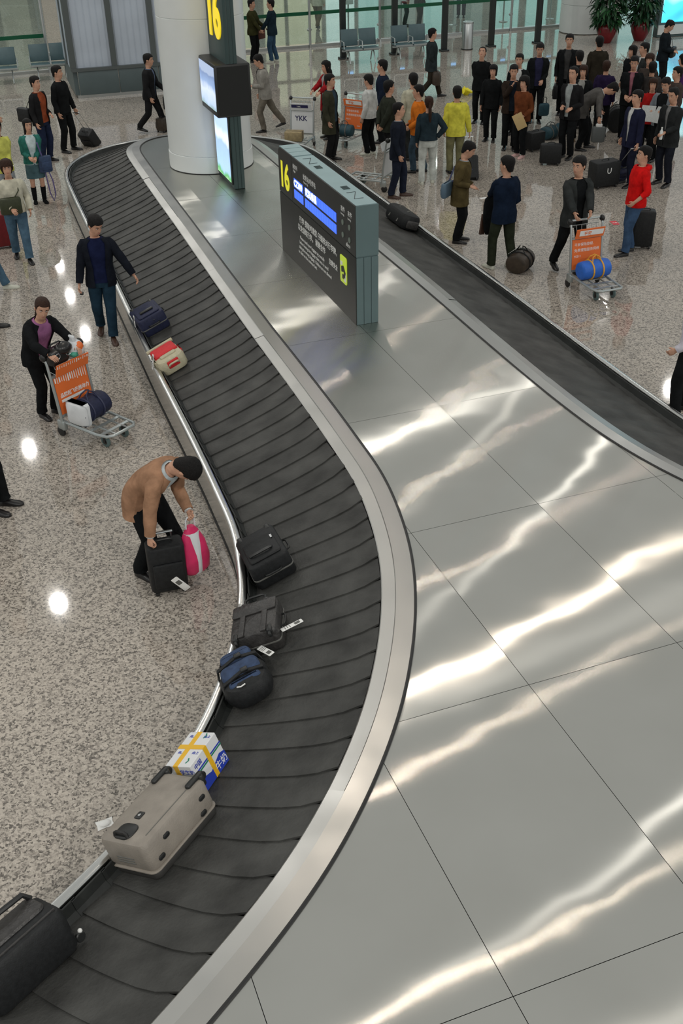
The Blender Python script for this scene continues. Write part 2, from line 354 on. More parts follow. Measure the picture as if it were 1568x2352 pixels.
# centre-line arc length
cum = [0.]
for i in range(1, NC):
    a = Vector(off(i-1, .56, 0)); b_ = Vector(off(i, .56, 0)); cum.append(cum[-1]+(b_-a).length)
def idx_at(s):
    lo, hi = 0, NC-1
    while hi-lo > 1:
        m_ = (lo+hi)//2
        if cum[m_] <= s: lo = m_
        else: hi = m_
    return lo+(s-cum[lo])/max(cum[hi]-cum[lo], 1e-6)
PITCH = .292; npl = int(cum[-1]/PITCH)-1
random.seed(3)
for p in range(npl):
    s0 = p*PITCH; b = cmb(); top = []; bot = []
    lift = .017
    inner = .014+random.uniform(-.007, .007)
    for q in range(9):
        u_ = q/8; d = BW*(1-u_)+inner*u_
        bow = .028*(4*u_*(1-u_))-.02
        cut = .055 if q == 8 else (.012 if q == 7 else 0)
        sA = s0-bow-.02+cut; sB = s0+PITCH-bow+.015
        iA = idx_at(max(sA, 0)); iB = idx_at(min(sB, cum[-1]-.01)); im = (iA+iB)/2
        z = bz(d)
        top.append([off(iA, d, z+lift), off(iA+.25, d, z+lift+.002), off(im, d, z+lift*.55), off(iB, d, z+.001)])
        bot.append([off(iA, d, z-.004), off(iB, d, z-.006)])
    vs = [v for r in top for v in r]+[v for r in bot for v in r]; nt_ = 36; fs = []
    for q in range(8):
        for k in range(3): fs.append((q*4+k, (q+1)*4+k, (q+1)*4+k+1, q*4+k+1))
        fs.append((nt_+q*2, nt_+(q+1)*2, (q+1)*4, q*4))
        fs.append((q*4+3, (q+1)*4+3, nt_+(q+1)*2+1, nt_+q*2+1))
    for q in (0, 8): fs.append((q*4, q*4+1, q*4+2, q*4+3, nt_+q*2+1, nt_+q*2))
    b.add(vs, fs); b.build('belt_plate', M_rubber, car, 50)
    b = cmb(); iA = idx_at(max(s0-.02, 0)); iB = idx_at(min(s0+PITCH+.02, cum[-1]-.01))
    vs = []
    for i_, e in ((iA, -.008), (iB, .0)):
        for d, z in ((BW-.01, ZO+.004), (BW+.035, ZO+.035), (BW+.065, ZO+.10)):
            vs.append(off(i_, d+e, z))
        for d, z in ((BW+.078, ZO+.10), (BW+.048, ZO+.03), (BW-.01, ZO-.012)): vs.append(off(i_, d+e, z))
    b.add(vs, [(k, (k+1) % 6, 6+(k+1) % 6, 6+k) for k in range(6)]+[(5, 4, 3, 2, 1, 0), (6, 7, 8, 9, 10, 11)])
    b.build('side_flap', M_wall_rub, car, 30)
# outer skirt and rail
segs = list(range(0, NC-1, 46))+[NC-1]
if segs[-1]-segs[-2] < 12: segs.pop(-2)
for a, e in zip(segs[:-1], segs[1:]):
    sweep('skirt_panel', [(1.275, .44), (1.275, .09), (1.255, .085), (1.255, .0)], a, e, M_rail)
    sweep('rail', [(1.205, .37), (1.205, .475), (1.212, .492), (1.228, .50), (1.262, .50), (1.280, .492), (1.288, .475), (1.288, .44), (1.275, .43), (1.24, .40)], a, e, M_rail, closed=True)
sweep('floor_seal', [(1.262, .0), (1.275, .0), (1.275, .018), (1.262, .018)], 0, NC-1, M_blackr, closed=True)
# inner border of bent sheet, black bead, deck
segs = list(range(0, NC-1, 52))+[NC-1]
for a, e in zip(segs[:-1], segs[1:]):
    random.seed(a); j = random.uniform(-.004, .004)
    sweep('border_strip', [(.012, .74), (.012, .812+j), (.004, .818+j), (-.105, .846+j), (-.112, .852), (-.262, .862), (-.268, .855)], a, e, M_strip, 2, sharp=9)
sweep('rubber_bead', [(-.262, .85), (-.262, .868), (-.268, .872), (-.280, .872), (-.286, .868), (-.286, .85)], 0, NC-1, M_blackr, 2, True)
outline = [Vector(off(i, -.284, 0)[:2]) for i in range(0, NC, 4)]+[Vector((8.2, 6.4)), Vector((8.2, -2)), Vector((-4.6, -2))]
def clip(poly, nx, ny, c):
    out = []
    for i in range(len(poly)):
        a, b = poly[i-1], poly[i]; da = a.x*nx+a.y*ny-c; db = b.x*nx+b.y*ny-c
        if da*db < 0: out.append(a+(b-a)*(da/(da-db)))
        if db >= 0: out.append(b)
    return out
DU = Vector((.342, -.940)); DV = Vector((.940, .342))
u0 = Vector((1.374, 5.894)).dot(DU); v0 = Vector((1.374, 5.894)).dot(DV)
for iu in range(-11, 4):
    for iv in range(-7, 7):
        g_ = .0022
        ua, ub = u0+iu*2.18+g_, u0+(iu+1)*2.18-g_; va, vb = v0+iv*1.31+g_, v0+(iv+1)*1.31-g_
        po = outline
        for nx, ny, c in ((DU.x, DU.y, ua), (-DU.x, -DU.y, -ub), (DV.x, DV.y, va), (-DV.x, -DV.y, -vb)):
            if len(po) < 3: break
            po = clip(po, nx, ny, c)
        if len(po) < 3: continue
        ar = abs(sum(po[k-1].x*po[k].y-po[k].x*po[k-1].y for k in range(len(po))))/2
        if ar < .00002: continue
        if sum(po[k-1].x*po[k].y-po[k].x*po[k-1].y for k in range(len(po))) < 0: po = po[::-1]
        b = cmb(); b.prism([(q.x, q.y) for q in po], ZD-.03, ZD); b.build('deck_panel', M_deck, car, 0)
b = cmb(); ol = [(q.x, q.y) for q in [Vector(off(i, -.2, 0)[:2]) for i in range(0, NC, 6)]+[Vector((8.2, 6.2)), Vector((8.2, -2)), Vector((-4.6, -2))]]
b.prism(ol[::-1] if sum(ol[k-1][0]*ol[k][1]-ol[k][0]*ol[k-1][1] for k in range(len(ol))) < 0 else ol, .70, .826); b.build('sub_deck', M_blackr, car, 0)
sweep('under_frame', [(1.20, .02), (1.20, .30), (.03, .74), (.0, .74), (.0, .02)], 0, NC-1, M_blackr, 6)

# ------------------------------------------------------------ column, fin sign, information sign
cc = Vector((-2.36, 20.74, .86))
col = thing('round_column', 'large white round column rising through the carousel deck', 'column', cc)
CR = .785
mb = MB(); mb.lathe([(CR+.012, 0), (CR+.012, .30), (CR, .305)], n=48); mb.build('base_ring', M_white, col)
for z0, z1 in ((.315, 2.63), (2.65, 4.95), (4.97, 7.2)):
    mb = MB(); mb.lathe([(CR-.012, z0-.01), (CR, z0), (CR, z1), (CR-.012, z1+.01)], n=48); mb.build('cladding_ring', M_white, col)
mb = MB(); mb.lathe([(CR+.018, -.002), (CR+.018, .012)], n=48); mb.build('floor_seal', M_blackr, col)

M_fin = mat('fin_teal_grey', (.030, .058, .058), .42, var=.05, vscale=3)
M_slate = mat('slate_teal', (.095, .148, .155), .5, var=.05, vscale=3)
M_sgrey = mat('sign_charcoal', (.016, .0165, .0155), .45, var=.05, vscale=3)
M_yel = mat('yellow_numeral', (.95, .72, .02), .4, emit=.55)
M_yel2 = mat('yellow_lemon_numeral', (.90, .85, .03), .4, emit=.35)
def screen_mat(name, kind):
    m = bpy.data.materials.new(name); m.use_nodes = True; nt = m.node_tree; b = nt.nodes['Principled BSDF']; L = nt.links.new
    tc = nd(nt, 'ShaderNodeTexCoord'); sp = nd(nt, 'ShaderNodeSeparateXYZ'); L(tc.outputs['Generated'], sp.inputs[0])
    nz = nd(nt, 'ShaderNodeTexNoise'); nz.inputs['Scale'].default_value = 3.2; nz.inputs['Detail'].default_value = 3; L(tc.outputs['Generated'], nz.inputs['Vector'])
    ad = nd(nt, 'ShaderNodeMath', operation='MULTIPLY_ADD'); ad.inputs[1].default_value = .35; L(nz.outputs['Fac'], ad.inputs[0]); L(sp.outputs['Z'], ad.inputs[2])
    cr = nd(nt, 'ShaderNodeValToRGB'); e = cr.color_ramp.elements; L(ad.outputs[0], cr.inputs['Fac'])
    stops = {'tv': [(.05, (.10, .28, .10)), (.3, (.55, .70, .95)), (.55, (.75, .85, 1)), (.72, (.30, .45, .75)), (.95, (.18, .28, .52)), (1.2, (.4, .5, .7))],
             'ad': [(.10, (.55, .80, .50)), (.22, (.10, .45, .12)), (.32, (.40, .62, .85)), (.7, (.35, .52, .95)), (.82, (.85, .93, 1)), (1.0, (.45, .62, .95))]}[kind]
    e[0].position = stops[0][0]; e[0].color = (*stops[0][1], 1); e[1].position = 1; e[1].color = (*stops[-1][1], 1)
    for p, c in stops[1:-1]: k = e.new(p); k.color = (*c, 1)
    b.inputs['Base Color'].default_value = (.02, .02, .02, 1); b.inputs['Roughness'].default_value = .25
    L(cr.outputs['Color'], b.inputs['Emission Color']); b.inputs['Emission Strength'].default_value = 1.25 if kind == 'ad' else 1.0
    return m
# fin: local x along u (towards camera), local y along -v (face side), z up
fo = Vector((-2.17, 20.02, .86))
FM = basis((UX, UY, 0), (VX, VY, 0), (0, 0, 1), fo)
fin = thing('display_fin', 'tall dark sign fin with number 16, monitor and lit advert panel against the column', 'sign', mtx=FM)
mb = MB(); mb.rbox((.55, .10, 1.65), (1.2, .20, 3.3), .012, 2); mb.build('pillar_body', M_fin, fin)
for i in range(3):
    mb = MB(); mb.box((1.152, .035+.065*i, 1.65), (.012, .048, 3.28)); mb.build('end_slat', M_fin, fin, 0)
mb = MB(); mb.rbox((.62, -.016, .66), (1.0, .03, 1.18), .01, 1); mb.build('advert_frame', M_black, fin)
mb = MB(); mb.box((.62, -.034, .66), (.92, .008, 1.10)); mb.build('advert_screen', screen_mat('advert_glow', 'ad'), fin, 0)
mb = MB(); mb.rbox((.62, .10, 1.665), (1.12, .62, .85), .02, 2); hs = mb.build('monitor_housing', M_black, fin)
mb = MB(); mb.box((.62, -.214, 1.69), (1.02, .012, .70)); mb.build('monitor_screen', screen_mat('monitor_glow', 'tv'), hs, 0)
mb = MB(); mb.box((1.184, .10, 1.665), (.012, .54, .78)); mb.build('end_panel', mat('matt_black', (.006, .007, .007), .7), hs, 0)
mb = MB(); mb.rbox((.55, .10, 4.6), (1.16, .20, 2.6), .012, 2); mb.build('top_body', M_sgrey, fin)
text('numeral', '16', 1.05, basis((1, 0, 0), (0, 0, 1), (0, -1, 0), (.10, -.008, 2.47)), M_yel, fin, .012, bold=.034, sx=.88, res=8)
text('numeral', '16', 1.05, basis((-1, 0, 0), (0, 0, 1), (0, 1, 0), (1.0, .208, 2.47)), M_yel, fin, .012, bold=.034, sx=.88, res=8)

so = Vector((-.81, 15.72, .86))
SM = basis((UX, UY, 0), (VX, VY, 0), (0, 0, 1), so)
sg = thing('information_sign', 'dark slab sign numbered 16 with blue flight display on the carousel deck', 'sign', mtx=SM)
SL = 3.17; SH = 1.54; SD = .30
mb = MB(); mb.box((SL/2, SD/2, .45), (SL-.01, SD-.016, .90)); mb.box((SL/2, SD/2, 1.22), (SL-.02, SD-.03, .60)); mb.build('core', M_slate, sg, 0)
mb = MB(); mb.rbox((SL/2, .004, .445), (SL, .02, .89), .004, 1, .003); mb.build('lower_face', M_sgrey, sg)
def poly_face(name, x0, x1, z0, z1, y, th, m, rc=0.0):
    pts = [(x0, z0), (x1, z0), (x1, z1)]
    if rc: pts += [(x0+rc, z1)]+[(x0+rc-rc*math.sin(a), z1-rc+rc*math.cos(a)) for a in [PI/2*k/5 for k in range(1, 6)]]
    else: pts.append((x0, z1))
    b = MB(); n = len(pts); b.add([(x, y, z) for x, z in pts]+[(x, y+th, z) for x, z in pts], [tuple(range(n)), tuple(range(2*n-1, n-1, -1))]+[((i+1) % n, i, n+i, n+(i+1) % n) for i in range(n)])
    return b.build(name, m, sg, 0)
poly_face('numeral_face', 0, .62, .905, SH, -.006, .02, M_sgrey, .10)
poly_face('display_face', .635, SL, .905, SH, -.008, .02, M_sgrey)
mb = MB(); mb.box((SL-.006, SD/2, 1.22), (.02, SD, .635)); mb.build('end_cap', M_slate, sg, 0)
for i in range(3):
    mb = MB(); mb.box((SL-.004, .05+.10*i, .445), (.022, .092, .885)); mb.build('end_slat', M_slate, sg, 0)
M_slatel = mat('sign_top_panel', (.28, .40, .42), .45, var=.05, vscale=3)
mb = MB(); mb.box((1.93, SD/2, SH-.006), (2.44, SD-.02, .018)); mb.build('top_cover', M_slatel, sg, 0)
for i in range(3):
    mb = MB(); mb.box((.12+.22*i, SD/2, SH-.006), (.20, SD-.02, .018)); mb.build('top_cover', M_slatel, sg, 0)
for x_ in (1.0, 2.75):
    mb = MB(); mb.tube([(x_-.14, .09, SH+.004), (x_-.14, .21, SH+.004), (x_+.14, .09, SH+.004), (x_+.14, .21, SH+.004)], .004, 5); mb.build('lifting_wire', M_blackr, sg)
for x_ in (1.35, 2.4):
    mb = MB()
    for k in range(5): mb.box((x_-.06+.03*k, SD/2, SH+.006), (.014, .09, .008))
    mb.build('vent', M_fin, sg, 0)
FT = lambda x, z, y=-.0095: basis((1, 0, 0), (0, 0, 1), (0, -1, 0), (x, y, z))
text('numeral', '16', .50, FT(.045, 1.01, -.0075), M_yel2, sg, .003, bold=.016, sx=.92, res=8)
M_led = mat('led_blue', (.05, .15, .90), .3, emit=.95); M_ledw = mat('led_white', (.80, .86, 1.0), .3, emit=1.5)
for r_ in range(2):
    zc = 1.205-.155*r_
    for k in range(18):
        if k < 5: x_ = .73+.082*k
        else: x_ = 1.20+.0985*(k-5)+.02
        mb = MB(); mb.box((x_+.04, -.0095, zc), (.070 if k < 5 else .086, .006, .120)); mb.build('led_cell', M_led, sg, 0)
text('led_text', 'CZ309', .125, FT(.735, 1.163, -.0135), M_ledw, sg, .001, bold=.004, sx=1.05)
text('led_text', '武汉/南昌', .118, FT(1.24, 1.165, -.0135), M_ledw, sg, .001, bold=.003, sx=.95)
text('print', '航班号', .07, FT(.70, 1.40), M_wtext, sg); text('print', 'Flight', .045, FT(.72, 1.35), M_wtext, sg)
text('print', '始发站/经停站', .085, FT(1.15, 1.36), M_wtext, sg); text('print', 'From / Via', .045, FT(1.17, 1.305), M_wtext, sg)
text('print', '首件', .075, FT(2.66, 1.36), M_wtext, sg); text('print', '末件', .075, FT(2.91, 1.36), M_wtext, sg)
text('print', 'First bag', .035, FT(2.66, 1.31), M_wtext, sg); text('print', 'Last bag', .035, FT(2.91, 1.31), M_wtext, sg)
text('print', 'abco', .08, FT(2.84, .955), M_wtext, sg)
M_lamp = mat('indicator_lamp', (.16, .20, .17), .4)
for x_ in (2.73, 2.97):
    for z_ in (1.22, 1.06):
        mb = MB(); mb.tube([(x_, -.006, z_), (x_, -.016, z_)], .036, 12); mb.build('indicator_lamp', M_lamp, sg)
text('print', '行李 提取时请您 仔细核对行李牌，', .105, FT(.92, .70), M_wtext, sg, bold=.001)
text('print', '以免误取行李。 谢谢合作', .105, FT(.84, .575), M_wtext, sg, bold=.001)
text('print', '注意安全', .085, FT(2.16, .50), M_wtext, sg, bold=.001)
for i, s_ in enumerate(['Please check your baggage tag carefully', 'before leaving the baggage claim area to avoid', 'taking the wrong baggage. Children are not allowed', 'to climb on the conveyor belt.']):
    text('print', s_, .068, FT(.92-.03*i, .45-.075*i), M_wtext, sg, sx=.98)
M_lime = mat('lime_square', (.62, .80, .06), .45, emit=.15)
mb = MB(); mb.T = basis((1, 0, 0), (0, 0, 1), (0, -1, 0), (2.74, -.0115, .60)); mb.rbox((0, 0, 0), (.24, .36, .01), .03, 4, .001); pic = mb.build('pictogram_plate', M_lime, sg)
mb = MB(); mb.T = basis((1, 0, 0), (0, 0, 1), (0, -1, 0), (2.74, -.0185, .60))
mb.prism([(-.07, .03), (.01, .06), (.09, -.02), (.08, -.10), (.02, -.09), (.03, -.02), (-.06, -.04)], 0, .003); mb.prism([(-.03, -.06), (.02, -.06), (.02, -.12), (-.03, -.12)], 0, .003); mb.build('pictogram_figure', M_black, pic, 0)
mb = MB(); mb.T = basis((1, 0, 0), (0, 0, 1), (0, -1, 0), (2.74, -.0185, .60))
mb.prism([(-.10, .10), (-.02, .10), (-.02, .06), (-.09, .04)], 0, .003); mb.prism([(.04, -.14), (.11, -.14), (.11, -.02), (.05, -.10)], 0, .003); mb.build('pictogram_bag', M_wtext, pic, 0)

# ------------------------------------------------------------ people
def sm(x): x = min(max(x, 0), 1); return x*x*(3-2*x)
HT = [(-.09, .060, .050, .066), (-.03, .056, .056, .066), (0, .048, .082, .066), (.018, .050, .093, .074), (.05, .062, .096, .084), (.085, .070, .095, .094), (.115, .0745, .091, .101), (.15, .0765, .094, .104), (.185, .071, .085, .098), (.207, .056, .064, .078), (.219, .036, .040, .05), (.225, .012, .014, .018)]
def head_r(z):
    for a, b in zip(HT[:-1], HT[1:]):
        if z <= b[0]:
            k = min(max((z-a[0])/(b[0]-a[0]), 0), 1); return [a[i]+(b[i]-a[i])*k for i in (1, 2, 3)]
    return list(HT[-1][1:])
def ering(c, rt, fw, w_, f, b, n, p=2.25, g=0., wr=0., sd=0.):
    out = []
    for k in range(n):
        th = 2*PI*k/n
        sx, cx = math.sin(th), math.cos(th)
        x = w_*math.copysign(abs(sx)**(2/p), sx); y = (f if cx > 0 else b)*math.copysign(abs(cx)**(2/p), cx)
        if wr: q = 1+wr*math.sin(5*th+sd)*math.cos(3*th+2*sd); x *= q; y *= q
        out.append(c+rt*x+fw*y)
    return out
def garment_ring(c, rt, fw, w_, f, b, n, g, p=2.4, wr=.02, sd=0.):
    out = []
    for k in range(n+1):
        th = g+(2*PI-2*g)*k/n; sx, cx = math.sin(th), math.cos(th)
        q = 1+wr*math.sin(4*th+sd)*math.cos(3*th+1.7*sd)
        x = w_*math.copysign(abs(sx)**(2/p), sx)*q; y = (f if cx > 0 else b)*math.copysign(abs(cx)**(2/p), cx)*q
        out.append(c+rt*x+fw*y)
    return out
def ik(a, b, l1, l2, pole):
    d = b-a; L = d.length; mx = (l1+l2)*.998
    if L > mx: b = a+d*(mx/L); d = b-a; L = mx
    x = (l1*l1-l2*l2+L*L)/(2*L); hh = math.sqrt(max(l1*l1-x*x, 0)); t = d/L
    pv = pole-t*pole.dot(t); pv = pv.normalized() if pv.length > 1e-5 else t.orthogonal().normalized()
    return a+t*x+pv*hh, b
TORSO = [(.80, .178, .118, .135), (.86, .180, .118, .140), (.93, .176, .116, .138), (1.0, .164, .112, .122), (1.06, .158, .110, .114), (1.14, .164, .114, .116), (1.22, .176, .120, .122), (1.30, .188, .120, .126), (1.36, .194, .110, .122), (1.40, .188, .098, .112), (1.43, .155, .084, .098), (1.455, .105, .072, .086), (1.475, .064, .056, .066)]
def torso_r(z):
    T0 = TORSO
    if z <= T0[0][0]: k = T0[0]; return [k[1]+(T0[0][0]-z)*.10, k[2]+(T0[0][0]-z)*.06, k[3]+(T0[0][0]-z)*.06]
    for a, b in zip(T0[:-1], T0[1:]):
        if z <= b[0]:
            k = (z-a[0])/(b[0]-a[0]); return [a[i]+(b[i]-a[i])*k for i in (1, 2, 3)]
    return list(T0[-1][1:])
PEOPLE = {}
def person(label, pos, yaw, h=1.70, lean=0., twist=0., hyaw=0., hpitch=0., hroll=0., aL=None, aR=None, eL=None, eR=None, fL=(-.10, .02, 0), fR=(.10, -.02, 0), tL=8, tR=-8,
           drop=0., hip=(0, 0), top='coat', tc=None, sc=None, pc=None, shoe=None, hem=.80, gap=(0, 0), hair='short', hm=None, fat=1.05, curl=.45, cL=None, cR=None, skirt=None, boots=None, sleeve=1.0, cuff=None, group=None, name='person', vneck=None, wide=1.06, hood=False):
    tc = tc or cloth(.02, .021, .022); sc = sc or cloth(.45, .47, .48); pc = pc or cloth(.014, .015, .017); shoe = shoe or mat('black_leather', (.012, .011, .011), .35); hm = hm or M_hair
    sd = (sum(ord(c) for c in label) % 97)*.13
    root = thing(name, label, 'person', pos, yaw, group); k = h/1.70; root.scale = (k, k, k)
    # spine
    a0 = R(lean); tw = R(twist); pel = Vector((hip[0], hip[1], -drop)); cache = {}
    def spine(z):
        zz = round(z, 3)
        if zz in cache: return cache[zz]
        p = Vector((0, 0, .85))+pel
        if z <= .85:
            r = (p+Vector((0, 0, z-.85)), Vector((1, 0, 0)), Vector((0, 1, 0)), Vector((0, 0, 1)))
        else:
            q = .85; st = .01
            while q < z-1e-6:
                d = min(st, z-q); an = a0*sm((q-.84)/.34); p = p+Vector((0, math.sin(an), math.cos(an)))*d; q += d
            an = a0*sm((z-.84)/.34); t = tw*sm((z-.9)/.4)
            upv = Vector((0, math.sin(an), math.cos(an))); f0 = Vector((0, math.cos(an), -math.sin(an))); r0 = Vector((1, 0, 0))
            rt = r0*math.cos(t)+f0*math.sin(t); fw = f0*math.cos(t)-r0*math.sin(t)
            r = (p, rt, fw, upv)
        cache[zz] = r; return r
    def SP(z, x, y): c, rt, fw, u = spine(z); return c+rt*x+fw*y
    hpL, hpR = Vector((-.092, 0, .88))+pel, Vector((.092, 0, .88))+pel
    anL, anR = Vector((fL[0], fL[1]-.03, fL[2]+.085)), Vector((fR[0], fR[1]-.03, fR[2]+.085))
    
    need = 0
    for hp_, an_ in ((hpL, anL), (hpR, anR)):
        dh = math.hypot(hp_.x-an_.x, hp_.y-an_.y); need = max(need, hp_.z-an_.z-math.sqrt(max(.808**2-dh*dh, .1)))
    if need > 0: pel.z -= min(need, .14); cache.clear(); hpL.z -= min(need, .14); hpR.z -= min(need, .14)
    knL, anL = ik(hpL, anL, .41, .40, Vector((-.1, 1, 0))); knR, anR = ik(hpR, anR, .41, .40, Vector((.1, 1, 0)))
    # joints
    shL, shR = SP(1.385, -.175*fat**.5, 0), SP(1.385, .175*fat**.5, 0)
    def wrist(a, sgn, sh):
        if a is None: return sh+Vector((sgn*.055, .05, -.515)) if abs(lean) < 30 else sh+Vector((0, .02, -.53))
        if a[0] == 'w':
            return (Matrix.Translation((*pos[:2], 0)) @ Matrix.Rotation(R(yaw), 4, 'Z') @ Matrix.Scale(k, 4)).inverted() @ Vector(a[1])
        return Vector(a)
    wL, wR = wrist(aL, -1, shL), wrist(aR, 1, shR)
    elL, wL = ik(shL, wL, .285, .25, Vector(eL) if eL else Vector((-.35, -1, -.1)))
    elR, wR = ik(shR, wR, .285, .25, Vector(eR) if eR else Vector((.35, -1, -.1)))
    # head frame
    c, rt, fw, up = spine(1.475)
    nk = up; base = c+nk*.075-fw*.002
    e = Matrix.Rotation(R(hyaw), 3, 'Z') @ Matrix.Rotation(R(-hpitch), 3, 'X') @ Matrix.Rotation(R(hroll), 3, 'Y')
    HB = Matrix((rt, fw, up)).transposed() @ e
    hx, hy, hz = HB.col[0].copy(), HB.col[1].copy(), HB.col[2].copy(); ch = base-hy*.0+hz*.0
    HS = 1.09
    HP = lambda x, y, z: ch+(hx*x+hy*(y+.012)+hz*z)*HS
    # ---- body: head, neck, trunk, arms, hands, legs in one mesh
    b = MB(); b.mi = 0; N = 20; rings = []
    for z in (.85, 1.05, 1.25, 1.38, 1.44):
        c_, r_, f_, u_ = spine(z); q = torso_r(z); rings.append(ering(c_, r_, f_, q[0]*.86, q[1]*.86, q[2]*.86, N))
    c_, r_, f_, u_ = spine(1.475); rings.append(ering(c_, r_, f_, .064, .056, .064, N, 2))
    n0 = (c_+HP(0, -.02, -.045))/2; rings.append(ering(n0, (r_+hx).normalized(), (f_+hy).normalized(), .055, .052, .058, N, 2))
    for z, w_, f, bk in HT[1:]:
        ring = []
        for i in range(N):
            th = 2*PI*i/N; sx, cx = math.sin(th), math.cos(th)
            x = w_*math.copysign(abs(sx)**.93, sx); y = (f if cx > 0 else bk)*math.copysign(abs(cx)**.93, cx)
            if i == 0 and .05 < z < .12: y += {.05: .004, .085: .024, .115: .008}.get(z, 0)
            if i in (1, N-1) and z in (.085,): y += .004
            if i in (1, 2, N-1, N-2) and z == .115: y -= .007
            ring.append(HP(x, y-.008, z))
        rings.append(ring)
    b.loft(rings, True, True)
    for s_ in (-1, 1):
        b.ell(HP(s_*.079, -.012, .10), (.010, .021, .032), HB, 8, 6)
    for hp_, kn_, an_ in ((hpL, knL, anL), (hpR, knR, anR)):
        b.tube([hp_+Vector((0, 0, .05)), hp_*.5+kn_*.5, kn_, kn_*.6+an_*.4+Vector((0, -.01, 0)), an_], [.080, .072, .052, .050, .036], 10)
    hands = []
    for s_, sh, el, wr, cu in ((-1, shL, elL, wL, cL if cL is not None else curl), (1, shR, elR, wR, cR if cR is not None else curl)):
        fd = (wr-el).normalized()
        side = Vector((-s_, .25, 0)) if abs(fd.z) > .5 else Vector((-s_*.5, 0, -1))     # palm normal
        pn = (side-fd*side.dot(fd)).normalized(); wd = fd.cross(pn)*(1)                 # across the palm
        th_dir = wd if wd.y > 0 else -wd                                                # thumb side: forward
        if abs(fd.z) <= .5:
            th_dir = wd if (wd.z > 0) else -wd
        b.tube([sh, sh*.5+el*.5, el, el*.55+wr*.45, wr], [.050, .046, .039, .035, .026], 8)
        palm = []
        for tt, hw, ht in ((-.01, .024, .018), (.02, .032, .016), (.055, .040, .015), (.085, .040, .012), (.095, .034, .008)):
            cp = wr+fd*tt; palm.append([cp+th_dir*math.cos(2*PI*i/10)*hw+pn*math.sin(2*PI*i/10)*ht for i in range(10)])
        b.loft(palm, True, True)
        for fi, (o_, ln) in enumerate(((.029, .068), (.010, .077), (-.010, .072), (-.028, .056))):
            p0 = wr+fd*.080+th_dir*o_; d1 = (fd*math.cos(cu*.7)+pn*math.sin(cu*.7)); d2 = (fd*math.cos(cu*1.9)+pn*math.sin(cu*1.9)); d3 = (fd*math.cos(cu*2.8)+pn*math.sin(cu*2.8))
            p1 = p0+d1*ln*.46; p2 = p1+d2*ln*.32; p3 = p2+d3*ln*.24
            b.tube([p0, p1, p2, p3], [.0092, .0088, .008, .0055], 6)
        t0 = wr+fd*.025+th_dir*.024; t1 = t0+(fd*.6+th_dir*.75+pn*.25).normalized()*.036; t2 = t1+(fd*.85+th_dir*(.35-.4*min(cu, 1))+pn*(.25+.5*min(cu, 1))).normalized()*.030
        b.tube([t0, t1, t2], [.0125, .0105, .007], 6)
        hands.append(wr+fd*.075+pn*.028)
    b.mi = 1
    for s_ in (-1, 1):
        b.ell(HP(s_*.031, .0735, .114), (.0145, .006, .0062), HB, 8, 5)
    b.mi = 2
    for s_ in (-1, 1):
        b.ell(HP(s_*.031, .0785, .114), (.0065, .003, .006), HB, 8, 5)
        b.tube([HP(s_*.014, .087, .133), HP(s_*.033, .084, .139), HP(s_*.050, .070, .133)], [.0035, .0045, .002], 5)
    b.mi = 3; b.tube([HP(-.024, .076, .047), HP(-.010, .0865, .049), HP(0, .0875, .0475), HP(.010, .0865, .049), HP(.024, .076, .047)], [.003, .0058, .0062, .0058, .003], 6)
    b.build('body', [M_skin, M_eyew, M_eye, M_lip], root, 60)
    # ---- hair
    zf, zs, zb = {'short': (.170, .105, .018), 'bald': (.203, .115, .03), 'bob': (.150, .015, -.02), 'long': (.172, -.02, -.26), 'pony': (.178, .105, .03), 'curly': (.150, .06, -.01), 'thin': (.190, .11, .03)}[hair]
    hb = MB(); NB = 24; rows = 9; rr = []; thick = {'curly': .030, 'bob': .020, 'long': .016, 'short': .014}.get(hair, .011)
    low = []
    for i in range(NB):
        cth = math.cos(2*PI*i/NB)
        if cth > .25: z = zs+(zf-zs)*sm((cth-.25)/.42)
        elif cth > 0: z = zs
        else: z = zs+(zb-zs)*sm(-cth*1.4)
        low.append(z)
    for j in range(rows+1):
        ring = []
        for i in range(NB):
            th = 2*PI*i/NB; sx, cx = math.sin(th), math.cos(th); z = low[i]+(.2235-low[i])*(j/rows)**.8
            w_, f, bk = head_r(max(z, .02) if z > -.02 else .02)
            if z < .07 and cx < .2: w_ = max(w_, .066); bk = max(bk, .088)
            tk = thick*(.35 if j == 0 else 1)*(1+.25*noise.noise(Vector((sx*4, cx*4, z*30+sd))))
            x = (w_+tk)*math.copysign(abs(sx)**.93, sx); y = ((f if cx > 0 else bk)+tk)*math.copysign(abs(cx)**.93, cx)
            zt = z+(thick*.9 if j == rows else thick*.9*(j/rows)**3)
            ring.append(HP(x, y-.008-(.02 if z < 0 else 0)*(1 if cx < 0 else 0), zt))
        rr.append(ring)
    hb.loft(rr, False, True)
    if hair == 'pony':
        hb.ell(HP(0, -.125, .12), (.03, .03, .03), HB, 8, 5)
        hb.tube([HP(0, -.12, .12), HP(0, -.155, .06), HP(.005, -.15, -.06), HP(.01, -.13, -.20), HP(.01, -.12, -.30)], [.026, .034, .036, .028, .008], 8)
    hb.build('hair', hm, root, 60)
    # ---- top garment(s)
    def torso_mesh(nm, m, z0, z1, grow, g0, g1, n=26, sleeves=False, wr=.018):
        g = MB(); rings = []; K = 13
        for j in range(K+1):
            z = z0+(z1-z0)*j/K; c_, r_, f_, u_ = spine(z); q = torso_r(z); t = j/K
            gp = g0+(g1-g0)*sm(t) if not callable(g0) else g0(t)
            flare = 1+.05*max(0, .35-t) if sleeves else 1
            rings.append(garment_ring(c_, r_, f_, (q[0]*fat+grow)*flare, (q[1]*fat+grow)*flare, (q[2]*fat+grow)*flare, n, gp, 2.35, wr*(1 if z < 1.4 else .2), sd+z*9))
        g.loft(rings, False, False, False)
